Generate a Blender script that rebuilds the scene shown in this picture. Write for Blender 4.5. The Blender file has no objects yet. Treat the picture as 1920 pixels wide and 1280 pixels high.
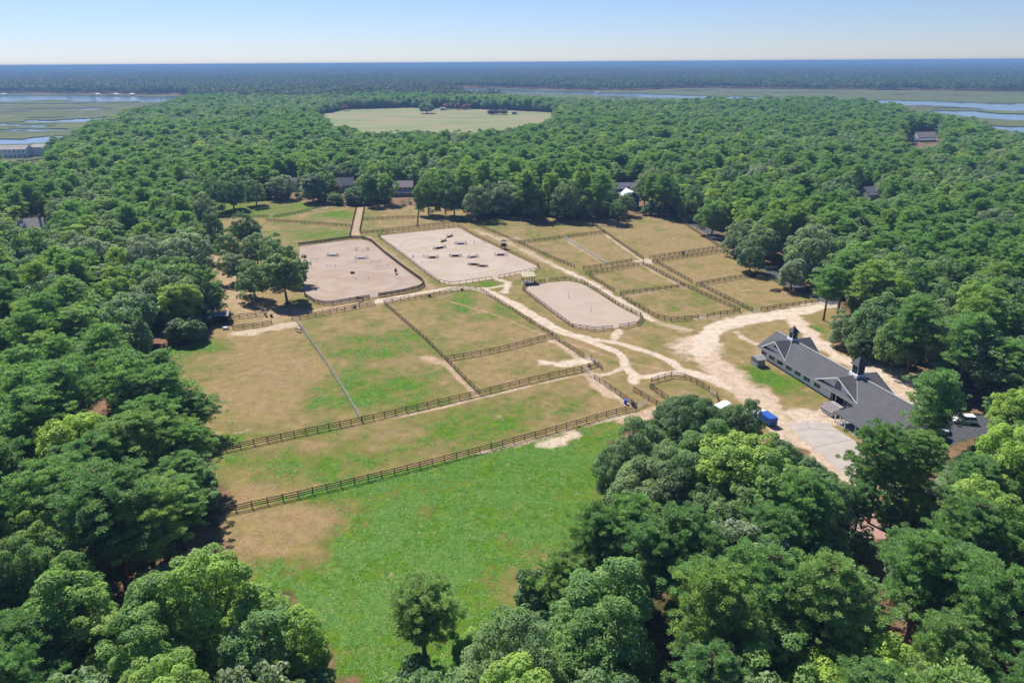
import bpy, bmesh, math, random
import numpy as np
from mathutils import Matrix, Vector

# ------------------------------------------------------------------ camera
SC = bpy.context.scene
COL = SC.collection
CAM_H = 72.0
FPX, YH, ROLL = 1350.0, 117.0, math.radians(0.36)      # focal length in photo pixels, horizon row, roll
_p = math.atan((640.0 - YH) / FPX)
_F = np.array([0.0, math.cos(_p), -math.sin(_p)])
_U0 = np.array([0.0, math.sin(_p), math.cos(_p)])
_R0 = np.array([1.0, 0.0, 0.0])
_R = _R0 * math.cos(ROLL) - _U0 * math.sin(ROLL)
_U = _R0 * math.sin(ROLL) + _U0 * math.cos(ROLL)
cam = bpy.data.cameras.new("camera")
cam.sensor_width = 36.0
cam.lens = 36.0 * FPX / 1920.0
cam.clip_start = 1.0
cam.clip_end = 60000.0
camo = bpy.data.objects.new("camera", cam)
COL.objects.link(camo)
M = Matrix.Identity(4)
for i in range(3):
    M[i][0], M[i][1], M[i][2] = _R[i], _U[i], -_F[i]
M[2][3] = CAM_H
camo.matrix_world = M
SC.camera = camo

# ------------------------------------------------------------------ sky, sun, exposure
SUN_DIR = Vector((-0.46, 0.70, 1.0)).normalized()       # towards the sun
W = bpy.data.worlds.new("World")
SC.world = W
W.use_nodes = True
wn = W.node_tree
sky = wn.nodes.new("ShaderNodeTexSky")
sky.sky_type = 'NISHITA'
sky.sun_disc = False
sky.sun_elevation = math.asin(SUN_DIR.z)
sky.sun_rotation = math.atan2(SUN_DIR.x, SUN_DIR.y)
sky.altitude = 0.0
sky.air_density = 1.0
sky.dust_density = 0.0
sky.ozone_density = 3.5
bg = wn.nodes["Background"]
bg.inputs[1].default_value = 0.060
_tint = wn.nodes.new("ShaderNodeMix")                   # the camera's cool daylight balance, alike over the whole sky
_tint.data_type = 'RGBA'; _tint.blend_type = 'MULTIPLY'
_tint.inputs[0].default_value = 1.0
_tint.inputs[7].default_value = (0.82, 0.91, 1.28, 1)
wn.links.new(sky.outputs[0], _tint.inputs[6])
wn.links.new(_tint.outputs[2], bg.inputs[0])
sun = bpy.data.lights.new("sun", 'SUN')
sun.energy = 5.0
sun.angle = math.radians(0.53)
sun.color = (1.0, 0.955, 0.88)
suno = bpy.data.objects.new("sun", sun)
COL.objects.link(suno)
suno.rotation_euler = SUN_DIR.to_track_quat('Z', 'Y').to_euler()
suno.location = (-200, 200, 400)
vs = SC.view_settings
vs.view_transform = 'Standard'
vs.look = 'None'
vs.exposure = 0.66
vs.gamma = 1.0
vs.use_curve_mapping = False
cy = SC.cycles
cy.max_bounces = 6
cy.diffuse_bounces = 4
cy.glossy_bounces = 2
cy.transmission_bounces = 3
cy.transparent_max_bounces = 6
cy.volume_bounces = 0
cy.caustics_reflective = False
cy.caustics_refractive = False
cy.use_denoising = True
cy.use_adaptive_sampling = True
cy.adaptive_threshold = 0.02

# ------------------------------------------------------------------ helpers
def G(x, y, z=0.0):
    """ground point (or point at height z) under a spot of the surveyed photo plan"""
    d = _F + _R * (x - 960.0) / FPX + _U * (640.0 - y) / FPX
    t = (z - CAM_H) / d[2]
    return np.array([d[0] * t, d[1] * t])

def PX(q):
    q = np.asarray(q, float) - np.array([0, 0, CAM_H])
    w = q @ _F
    return 960 + FPX * (q @ _R) / w, 640 - FPX * (q @ _U) / w

def GL(pts):
    return [G(*p) for p in pts]

def obj(name, mesh, parent=None, **props):
    o = bpy.data.objects.new(name, mesh)
    COL.objects.link(o)
    if parent is not None:
        o.parent = parent
    for k, v in props.items():
        o[k] = v
    return o

def thing(name, label, cat, loc=(0, 0, 0), rz=0.0, group=None):
    o = bpy.data.objects.new(name, None)
    COL.objects.link(o)
    o.empty_display_size = 0.3
    o.location = loc
    o.rotation_euler = (0, 0, rz)
    o["label"] = label
    o["category"] = cat
    if group:
        o["group"] = group
    return o

def npmesh(name, V, Fq, mats=(), smooth=False):
    """mesh from numpy vertices and an (n,k) face array"""
    V = np.ascontiguousarray(V, np.float32)
    Fq = np.ascontiguousarray(Fq, np.int32)
    me = bpy.data.meshes.new(name)
    n, k = Fq.shape
    me.vertices.add(len(V))
    me.vertices.foreach_set("co", V.ravel())
    me.loops.add(n * k)
    me.loops.foreach_set("vertex_index", Fq.ravel())
    me.polygons.add(n)
    me.polygons.foreach_set("loop_start", np.arange(0, n * k, k, dtype=np.int32))
    me.polygons.foreach_set("loop_total", np.full(n, k, np.int32))
    if smooth:
        me.polygons.foreach_set("use_smooth", np.ones(n, bool))
    for m in mats:
        me.materials.append(m)
    me.update()
    return me

class MB:
    """collects boxes, prisms, tubes into one mesh"""
    def __init__(s):
        s.v, s.f, s.m = [], [], []
    def add(s, V, Fs, mi=0):
        b = len(s.v)
        s.v += [tuple(map(float, p)) for p in V]
        for f in Fs:
            s.f.append([b + i for i in f])
            s.m.append(mi)
        return s
    def box(s, c, d, rz=0.0, mi=0, ax=None):
        x, y, z = d[0] / 2, d[1] / 2, d[2] / 2
        P = [(-x, -y, -z), (x, -y, -z), (x, y, -z), (-x, y, -z), (-x, -y, z), (x, -y, z), (x, y, z), (-x, y, z)]
        ca, sa = math.cos(rz), math.sin(rz)
        P = [(c[0] + p[0] * ca - p[1] * sa, c[1] + p[0] * sa + p[1] * ca, c[2] + p[2]) for p in P]
        return s.add(P, [(0, 3, 2, 1), (4, 5, 6, 7), (0, 1, 5, 4), (1, 2, 6, 5), (2, 3, 7, 6), (3, 0, 4, 7)], mi)
    def bar(s, a, b, w, h=None, mi=0):
        """square bar between two points"""
        a, b = Vector(a), Vector(b)
        h = h or w
        d = (b - a).normalized()
        up = Vector((0, 0, 1)) if abs(d.z) < 0.95 else Vector((1, 0, 0))
        sx = d.cross(up).normalized() * (w / 2)
        sy = sx.cross(d).normalized() * (h / 2)
        P = [a - sx - sy, a + sx - sy, a + sx + sy, a - sx + sy, b - sx - sy, b + sx - sy, b + sx + sy, b - sx + sy]
        return s.add(P, [(0, 3, 2, 1), (4, 5, 6, 7), (0, 1, 5, 4), (1, 2, 6, 5), (2, 3, 7, 6), (3, 0, 4, 7)], mi)
    def tube(s, pts, rads, n=8, mi=0, cap=True):
        pts = [Vector(p) for p in pts]
        rings = []
        for i, p in enumerate(pts):
            d = (pts[min(i + 1, len(pts) - 1)] - pts[max(i - 1, 0)]).normalized()
            up = Vector((0, 0, 1)) if abs(d.z) < 0.9 else Vector((1, 0, 0))
            a = d.cross(up).normalized()
            b = a.cross(d).normalized()
            rings.append([p + (a * math.cos(2 * math.pi * k / n) + b * math.sin(2 * math.pi * k / n)) * rads[i] for k in range(n)])
        V = [q for r in rings for q in r]
        Fs = []
        for i in range(len(pts) - 1):
            for k in range(n):
                k2 = (k + 1) % n
                Fs.append((i * n + k, i * n + k2, (i + 1) * n + k2, (i + 1) * n + k))
        if cap:
            Fs.append(tuple(range(n - 1, -1, -1)))
            Fs.append(tuple((len(pts) - 1) * n + k for k in range(n)))
        return s.add(V, Fs, mi)
    def prism(s, poly, z0, z1, mi=0):
        n = len(poly)
        V = [(p[0], p[1], z0) for p in poly] + [(p[0], p[1], z1) for p in poly]
        Fs = [tuple(range(n - 1, -1, -1)), tuple(range(n, 2 * n))]
        Fs += [(i, (i + 1) % n, n + (i + 1) % n, n + i) for i in range(n)]
        return s.add(V, Fs, mi)
    def mesh(s, name, mats, smooth=False):
        me = bpy.data.meshes.new(name)
        me.from_pydata(s.v, [], s.f)
        if not isinstance(mats, (list, tuple)):
            mats = [mats]
        for m in mats:
            me.materials.append(m)
        if len(mats) > 1:
            me.polygons.foreach_set("material_index", s.m)
        if smooth:
            me.polygons.foreach_set("use_smooth", np.ones(len(me.polygons), bool))
        me.update()
        return me
    def build(s, name, mats, parent=None, smooth=False, **props):
        return obj(name, s.mesh(name, mats, smooth), parent, **props)

_rt = np.random.RandomState(7).rand(257, 257).astype(np.float64)
_rt[256, :] = _rt[0, :]
_rt[:, 256] = _rt[:, 0]
def vnoise(X, Y):
    xi = np.floor(X); yi = np.floor(Y)
    fx = X - xi; fy = Y - yi
    fx = fx * fx * (3 - 2 * fx); fy = fy * fy * (3 - 2 * fy)
    a = xi.astype(np.int64) & 255; b = yi.astype(np.int64) & 255
    return (_rt[a, b] * (1 - fx) + _rt[a + 1, b] * fx) * (1 - fy) + (_rt[a, b + 1] * (1 - fx) + _rt[a + 1, b + 1] * fx) * fy
def fbm(X, Y, scale, octv=4, seed=0):
    s = np.zeros_like(np.asarray(X, float)); amp = 0.5; tot = 0
    x = np.asarray(X) / scale + seed * 17.31; y = np.asarray(Y) / scale + seed * 9.77
    for o in range(octv):
        s += amp * vnoise(x, y); tot += amp
        x = x * 2.03 + 5.1; y = y * 2.03 + 1.7; amp *= 0.55
    return s / tot
def inpoly(X, Y, poly):
    n = len(poly)
    if np.size(X) == 1:
        px, py, r = float(np.ravel(X)[0]), float(np.ravel(Y)[0]), False
        for i in range(n):
            x1, y1 = poly[i]; x2, y2 = poly[(i + 1) % n]
            if (y1 > py) != (y2 > py) and px < (x2 - x1) * (py - y1) / (y2 - y1) + x1:
                r = not r
        return np.full(np.shape(X), r)
    r = np.zeros(np.shape(X), bool)
    for i in range(n):
        x1, y1 = poly[i]; x2, y2 = poly[(i + 1) % n]
        if y1 == y2:
            continue
        c = ((y1 > Y) != (y2 > Y)) & (X < (x2 - x1) * (Y - y1) / (y2 - y1) + x1)
        r ^= c
    return r
def pldist(X, Y, pts, best=None):
    d = np.full(np.shape(X), 1e9) if best is None else best
    for (x1, y1), (x2, y2) in zip(pts[:-1], pts[1:]):
        dx, dy = x2 - x1, y2 - y1
        L = dx * dx + dy * dy + 1e-9
        t = np.clip(((X - x1) * dx + (Y - y1) * dy) / L, 0, 1)
        d = np.minimum(d, np.hypot(X - x1 - t * dx, Y - y1 - t * dy))
    return d
def smooth(a, b, x):
    t = np.clip((x - a) / (b - a), 0, 1)
    return t * t * (3 - 2 * t)
def chaikin(pts, it=2):
    pts = [np.array(p, float) for p in pts]
    for _ in range(it):
        q = [pts[0]]
        for a, b in zip(pts[:-1], pts[1:]):
            q += [a * .75 + b * .25, a * .25 + b * .75]
        q.append(pts[-1]); pts = q
    return pts

# ------------------------------------------------------------------ materials
def newmat(name):
    m = bpy.data.materials.new(name)
    m.use_nodes = True
    nt = m.node_tree
    return m, nt, nt.nodes["Principled BSDF"]
def nd(nt, typ, **kw):
    n = nt.nodes.new(typ)
    for k, v in kw.items():
        setattr(n, k, v)
    return n
def setin(n, **kw):
    for k, v in kw.items():
        n.inputs[k.replace('_', ' ')].default_value = v
def noise(nt, scale, detail=4, rough=0.6, vec=None, dist=0.0):
    n = nd(nt, "ShaderNodeTexNoise")
    n.inputs["Scale"].default_value = scale
    n.inputs["Detail"].default_value = detail
    n.inputs["Roughness"].default_value = rough
    n.inputs["Distortion"].default_value = dist
    if vec is not None:
        nt.links.new(vec, n.inputs["Vector"])
    return n.outputs["Fac"]
def ramp(nt, fac, stops):
    r = nd(nt, "ShaderNodeValToRGB")
    e = r.color_ramp.elements
    while len(e) < len(stops):
        e.new(0.5)
    for el, (p, c) in zip(e, stops):
        el.position = p
        el.color = (*c, 1) if len(c) == 3 else c
    nt.links.new(fac, r.inputs[0])
    return r.outputs[0]
def mixc(nt, fac, a, b, mode='MIX'):
    m = nd(nt, "ShaderNodeMix", data_type='RGBA', blend_type=mode)
    for s, v in ((0, fac), (6, a), (7, b)):
        if isinstance(v, (int, float)):
            m.inputs[s].default_value = v
        elif isinstance(v, tuple):
            m.inputs[s].default_value = (*v, 1) if len(v) == 3 else v
        else:
            nt.links.new(v, m.inputs[s])
    return m.outputs[2]
def mth(nt, op, a, b=None, c=None, clamp=False):
    m = nd(nt, "ShaderNodeMath", operation=op, use_clamp=clamp)
    for i, v in enumerate((a, b, c)):
        if v is None:
            continue
        if isinstance(v, (int, float)):
            m.inputs[i].default_value = v
        else:
            nt.links.new(v, m.inputs[i])
    return m.outputs[0]
def sstep(nt, x, lo, hi):
    m = nd(nt, "ShaderNodeMapRange", interpolation_type='SMOOTHSTEP')
    nt.links.new(x, m.inputs[0])
    m.inputs[1].default_value = lo
    m.inputs[2].default_value = hi
    return m.outputs[0]
def bump(nt, bs, h, strength=0.4, dist=0.1):
    b = nd(nt, "ShaderNodeBump")
    b.inputs["Strength"].default_value = strength
    b.inputs["Distance"].default_value = dist
    nt.links.new(h, b.inputs["Height"])
    nt.links.new(b.outputs[0], bs.inputs["Normal"])
def plain(name, col, rough=0.7, var=0.25, scale=3.0, bumpy=0.0, spec=0.3, metal=0.0, grain=None):
    """a solid colour broken up by procedural wear"""
    m, nt, bs = newmat(name)
    tc = nd(nt, "ShaderNodeTexCoord").outputs["Object"]
    if grain:
        mp = nd(nt, "ShaderNodeMapping")
        mp.inputs["Scale"].default_value = grain
        nt.links.new(tc, mp.inputs[0]); tc = mp.outputs[0]
    n = noise(nt, scale, 5, 0.65, tc)
    lo = tuple(c * (1 - var) for c in col); hi = tuple(min(1, c * (1 + var)) for c in col)
    c = ramp(nt, n, [(0.3, lo), (0.7, hi)])
    nt.links.new(c, bs.inputs["Base Color"])
    bs.inputs["Roughness"].default_value = rough
    bs.inputs["Specular IOR Level"].default_value = spec
    bs.inputs["Metallic"].default_value = metal
    if bumpy:
        bump(nt, bs, n, bumpy, 0.05)
    return m
# ------------------------------------------------------------------ plan of the place (surveyed points)
CLEAR = GL([(600,1290),(575,1240),(500,1130),(425,1045),(400,960),(392,850),(362,790),(330,740),(300,700),(268,672),
    (300,655),(350,646),(385,640),(395,610),(392,560),(390,500),(396,440),(392,400),(392,376),(480,377),(560,375),(650,388),(740,384),
    (840,387),(905,404),(1090,410),(1180,404),(1262,407),(1300,420),(1345,440),(1395,474),(1440,508),(1490,545),
    (1550,562),(1605,586),(1580,610),(1575,640),(1600,660),(1660,675),(1735,700),(1725,740),(1760,775),(1840,765),(1860,800),
    (1760,840),(1690,860),(1650,940),(1600,985),(1560,900),(1500,850),(1440,815),(1370,775),(1330,762),(1250,775),(1200,800),(1160,840),(1145,900),
    (1140,960),(1120,1010),(1095,1140),(1010,1200),(910,1250),(850,1290)])
ARENA_A = chaikin(GL([(562,462),(659,449),(683,450),(699,456),(723,477),(760,506),(790,528),(793,535),(784,540),(757,547),(705,556),(656,564),(624,569.5),(607,569),(590,565),(573,556),(566,520),(562,490)]+[(562,462)]),1)
ARENA_B = chaikin(GL([(714,446),(713,443),(718,441),(786,434.5),(857,427),(865,430),(889,443.5),(935,465),(1005,497.5),(1008,502),(1003,506),(935,521),(862,532),(843,533),(827,529),(802,514),(760,480),(714,446)]),1)
ARENA_C = chaikin(GL([(984,544),(987,539),(992,536),(1022,530.5),(1058,526.5),(1090,531),(1125,552),(1160,575),(1199,595),(1202,599),(1193,608.5),(1160,614),(1114,618.5),(1076,612.5),(1034,583),(984,544)]),1)
# (points, half width m, soft edge m, sandiness, pinkness)
TRACKS = [
    ([(1600,575),(1546,570),(1478,588),(1410,597),(1356,608),(1328,625),(1318,645),(1312,660)], 3.0, 1.6, 1.0, 0.0),
    ([(1486,592),(1495,603),(1508,618),(1537,645),(1567,667),(1600,684),(1640,694),(1690,716)], 2.3, 1.8, 0.9, 0.15),
    ([(1640,690),(1680,705),(1690,740)], 6.0, 4.0, 0.75, 0.3),
    ([(1305,640),(1318,660),(1340,680),(1366,706),(1402,734),(1437,762),(1462,797),(1500,830),(1560,880),(1620,940),(1650,985)], 3.6, 2.0, 0.85, 0.55),
    ([(1345,690),(1380,720),(1420,745)], 4.5, 2.5, 0.85, 0.6),
    ([(1098,634.6),(1110,643),(1144,653),(1167,666),(1174,687),(1190.6,707),(1219,707),(1256,698),(1284,698),(1331,712),(1366,727)], 1.15, 0.5, 0.95, 0.15),
    ([(1098,634.6),(1148,640),(1202,655),(1244.5,670.5),(1268,684),(1274,692),(1303,697),(1343,711)], 1.15, 0.5, 0.95, 0.15),
    ([(1190,707),(1188,716)], 1.2, 0.8, 0.9, 0.2),
    ([(704,566),(724,562),(790,550),(840,541),(870,538.5),(903,542),(941,558.5),(990,585.5),(1033,612),(1060,623.5),(1098,634.6)], 1.7, 1.0, 0.95, 0.2),
    ([(892,431),(935,447.7),(1006,480),(1063,510),(1111,532),(1160,561.5),(1206,591),(1233,604),(1290,618)], 1.7, 2.0, 0.62, 0.25),
    ([(1040,498),(1111,532),(1160,561.5),(1206,591),(1225,601)], 1.1, 0.8, 0.85, 0.1),
    ([(930,522.5),(948,528),(954,532),(946,548)], 1.3, 1.2, 0.85, 0.1),
    ([(903,541),(930,539),(948,534)], 0.7, 0.8, 0.8, 0.1),
    ([(679,380),(673,400),(664,440),(668,446),(691,446)], 1.9, 0.8, 0.6, 0.6),
    ([(691,446),(718,466.5),(760,500),(797,527.5),(813,541)], 1.5, 1.6, 0.45, 0.7),
    ([(819,557.4),(887,577.7),(941,594),(990,615.6),(1017,627)], 0.45, 0.5, 0.6, 1.0),
    ([(1040,632),(1059,641),(1109,657.6),(1151,670.5),(1172,678),(1200,684),(1240,692)], 0.5, 0.6, 0.55, 0.85),
    ([(405,480),(432,520),(442,560),(470,588),(540,592),(600,581),(704,566)], 3.2, 3.0, 0.55, 0.9),
    ([(440,556),(470,575),(520,592)], 7.0, 4.0, 0.5, 0.9),
    ([(450,625),(500,618),(545,608)], 2.2, 2.0, 0.75, 0.4),
    ([(1161,618),(1157,625),(1150,634)], 1.2, 1.0, 0.85, 0.2),
    ([(1030,638),(1056,648),(1092,680),(1112,705),(1140,730),(1180,760)], 0.9, 1.0, 0.7, 0.5),
    ([(1105,702),(1125,722),(1150,742)], 1.8, 1.2, 0.8, 0.75),
    ([(1025,680),(1050,683),(1075,678),(1100,676)], 1.4, 1.8, 0.9, 0.0),
    ([(1168,690),(1145,700),(1130,703)], 0.6, 0.7, 0.75, 0.2),
    ([(835,678),(850,700),(880,728),(893,740)], 0.55, 0.7, 0.7, 0.8),
    ([(800,672),(822,678),(836,682)], 1.3, 1.3, 0.7, 0.9),
    ([(700,790),(790,773),(900,746),(1000,722),(1090,702)], 0.45, 0.6, 0.7, 0.4),
    ([(900,851),(960,836),(1062,809),(1137,787),(1190,774)], 0.5, 0.6, 0.75, 0.3),
    ([(1020,833),(1045,826),(1075,815)], 1.6, 1.6, 0.8, 0.1),
    ([(1185,790),(1220,778),(1240,772)], 2.6, 2.4, 0.75, 0.8),
    ([(1310,650),(1300,645),(1290,655)], 5.0, 4.5, 0.7, 0.0),
    ([(1380,623),(1405,640),(1432,650)], 1.0, 1.2, 0.75, 0.3),
    ([(1200,489),(1218,488),(1206,493)], 2.0, 2.5, 0.75, 0.4),
    ([(1060,447),(1110,480),(1140,498)], 0.8, 1.2, 0.6, 0.4),
    ([(1206,497),(1245,520),(1285,540)], 0.9, 1.0, 0.55, 0.5),
    ([(1136,440),(1170,464),(1204,488)], 0.8, 1.0, 0.65, 0.4),
    ([(1165,556),(1220,548),(1280,540)], 0.7, 0.8, 0.6, 0.5),
    ([(1306,599),(1330,595),(1415,586),(1428,585)], 1.2, 1.0, 0.5, 0.2),
    ([(590,394),(615,388),(640,385)], 1.6, 2.0, 0.6, 0.5),
    ([(1530,800),(1490,775),(1500,770),(1555,790)], 2.6, 2.0, 0.85, 0.3),
    ([(1560,765),(1545,775),(1530,780)], 2.0, 1.6, 0.8, 0.5),
    ([(960,448),(935,446)], 2.0, 3.0, 0.6, 0.5),
]
ASPHALT = GL([(1262,402),(1302,420),(1332,436),(1367,458),(1400,478),(1440,503),(1490,535),(1530,555),(1570,570)])
# paddocks: polygon, greenness
ZONES = [
    ([(400,1300),(395,960),(900,850),(1195,770),(1150,850),(1140,960),(1100,1150),(850,1300)], 0.98),
    ([(395,960),(395,848),(680,793),(900,741),(1090,697),(1193,768),(900,848)], 0.37),
    ([(260,680),(550,600),(678,790),(395,850)], 0.32),
    ([(553,600),(720,570),(834,675),(900,738),(680,792)], 0.43),
    ([(720,570),(881,543),(902,546),(1036,632),(834,676)], 0.38),
    ([(834,676),(1036,633),(1096,672),(1090,694),(897,738)], 0.30),
    ([(385,374),(500,374),(668,384),(520,408),(400,408)], 0.72),
    ([(512,410),(668,383),(656,425)], 0.40),
    ([(400,410),(500,414),(656,426),(656,446),(560,458),(400,470)], 0.40),
    ([(686,383),(786,380),(784,410),(679,414)], 0.36),
    ([(679,414),(784,410),(782,426),(678,438)], 0.34),
    ([(786,380),(920,404),(880,414),(782,427)], 0.26),
    ([(884,418),(926,408),(1090,407),(1133,437),(975,458)], 0.42),
    ([(976,459),(1057,446),(1138,497),(1090,506)], 0.30),
    ([(1057,446),(1133,437),(1206,487),(1140,497)], 0.26),
    ([(1090,407),(1262,408),(1350,466),(1215,486),(1134,437)], 0.30),
    ([(1104,520),(1206,497),(1283,537),(1163,554)], 0.36),
    ([(1163,554),(1283,538),(1387,585),(1257,602)], 0.34),
    ([(1231,493),(1360,472),(1417,514),(1300,532)], 0.26),
    ([(1306,535),(1417,515),(1480,540),(1530,567),(1412,585)], 0.26),
    ([(1222,729),(1258,707),(1284,710),(1329,734),(1270,765)], 0.35),
    ([(1000,640),(1100,634),(1270,690),(1200,740),(1110,700)], 0.30),
    ([(1388,690),(1420,672),(1530,755),(1500,765),(1450,735)], 0.42),
    ([(1340,612),(1480,597),(1420,640),(1400,680),(1340,665)], 0.34),
    ([(1500,600),(1575,585),(1590,650),(1660,675),(1600,680),(1540,640)], 0.36),
    ([(700,452),(716,450),(832,534),(812,545)], 0.45),
    ([(830,536),(930,523),(945,535),(900,540),(840,541)], 0.55),
    ([(940,520),(1010,505),(1060,512),(985,545),(1075,615),(1060,620),(950,560)], 0.42),
]
SPOTS = [((1000,790),.0),((640,760),.25),((700,660),.22),((760,730),.28),((850,570),.3),((830,610),.15),((990,660),.05),((620,640),.25),
         ((600,890),.2),((860,800),.28),((900,790),.22),((1000,770),.2),((560,870),.15),((720,870),.15),((500,1000),-.45),((440,1000),-.5),
         ((560,960),-.4),((470,1060),-.35),((1150,790),-.3),((1080,850),-.2),((800,915),-.2),((900,1110),-.3),((1050,1050),-.35),((640,1020),-.1),((700,960),-.12),
         ((1010,850),.05),((640,402),.3),((600,440),.35),((700,412),.2),((330,655),.5),((390,650),.4),((440,740),-.05),((395,830),.5),((400,900),.4),((1440,715),.28),((1410,700),.15),((860,545),.2)]

# ------------------------------------------------------------------ ground sheet
def spaced(lo, hi, f0, f1, step0, step1):
    """fine lines between f0 and f1, growing steps outside"""
    core = [f0]
    while core[-1] < f1:
        t = (core[-1] - f0) / (f1 - f0)
        core.append(core[-1] + step0 * (1 - t) + step1 * t)
    a, s = [], step0 * 2
    p = f0
    while p > lo:
        p -= s; s *= 1.55; a.append(p)
    b, s = [], step1 * 2
    p = core[-1]
    while p < hi:
        p += s; s *= 1.55; b.append(p)
    return np.clip(np.array(a[::-1] + core + b), lo, hi)
gx = spaced(-26000, 26000, -170, 125, 0.62, 0.62)
gy = spaced(-600, 26800, 60, 425, 0.48, 1.35)
X, Y = np.meshgrid(gx, gy)
ny, nx = X.shape
clear = inpoly(X, Y, CLEAR)
edge_n = fbm(X, Y, 9, 3, 5) - 0.5
dclear = pldist(X, Y, CLEAR + [CLEAR[0]])
forest = np.where(clear, smooth(3.0, -2.0, dclear + edge_n * 9), 1.0)
green = np.full(X.shape, 0.33)
wsum = np.full(X.shape, 1e-3)
acc = green * wsum
for poly, gval in ZONES:
    P = GL(poly)
    m = inpoly(X, Y, P)
    acc = np.where(m, acc + gval, acc); wsum = np.where(m, wsum + 1, wsum)
green = acc / wsum
for (px, py), dv in SPOTS:
    c = G(px, py); r = 7.0 if py > 560 else 10.0
    green += dv * np.exp(-(((X - c[0]) / (r * 1.4)) ** 2 + ((Y - c[1]) / r) ** 2))
nb = fbm(X, Y, 26, 3, 1); nm = fbm(X, Y, 6.0, 4, 2); ns = fbm(X, Y, 1.9, 3, 3)
green = green + (nb - 0.5) * 0.55 + (nm - 0.5) * 0.75 + (ns - 0.5) * 0.35
sand = np.zeros(X.shape); pink = np.zeros(X.shape)
wob = (fbm(X, Y, 4.0, 3, 8) - 0.5)
for pts, hw, soft, sv, pk in TRACKS:
    P = chaikin(GL(pts), 2)
    A = np.array(P)
    pad = hw + soft + 4
    iy = np.where((gy > A[:, 1].min() - pad) & (gy < A[:, 1].max() + pad))[0]
    ix = np.where((gx > A[:, 0].min() - pad) & (gx < A[:, 0].max() + pad))[0]
    sl = (slice(iy[0], iy[-1] + 1), slice(ix[0], ix[-1] + 1))
    d = pldist(X[sl], Y[sl], P) + wob[sl] * soft * 2.2
    v = sv * smooth(hw + soft, hw - soft * 0.5, d)
    pink[sl] = np.where(v > sand[sl], pk, pink[sl])
    sand[sl] = np.maximum(sand[sl], v)
# worn specks of bare soil in the paddocks
speck = smooth(0.70, 0.80, fbm(X, Y, 3.2, 3, 12)) * smooth(0.45, 0.62, fbm(X, Y, 20, 2, 13)) * 0.42
sand = np.where((sand < speck) & clear, speck, sand)
green = np.clip(green, 0, 1) * (1 - 0.6 * sand)
zone = np.stack([green, sand, forest, pink], -1).astype(np.float32)

def grid_object(name, mask, z, mat, parent=None):
    """the cells of the ground plan picked by mask, as a sheet of their own"""
    jj, ii = np.where(mask)
    used = np.zeros(X.shape, bool)
    for a in (0, 1):
        for b in (0, 1):
            used[jj + a, ii + b] = True
    idx = np.full(X.shape, -1, np.int64)
    idx[used] = np.arange(used.sum())
    V = np.stack([X[used], Y[used], np.full(used.sum(), z)], -1)
    Fq = np.stack([idx[jj, ii], idx[jj, ii + 1], idx[jj + 1, ii + 1], idx[jj + 1, ii]], -1)
    me = npmesh(name, V, Fq, [mat])
    at = me.attributes.new("zone", 'FLOAT_COLOR', 'POINT')
    at.data.foreach_set("color", zone[used].ravel())
    return obj(name, me, parent, kind="structure")

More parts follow.
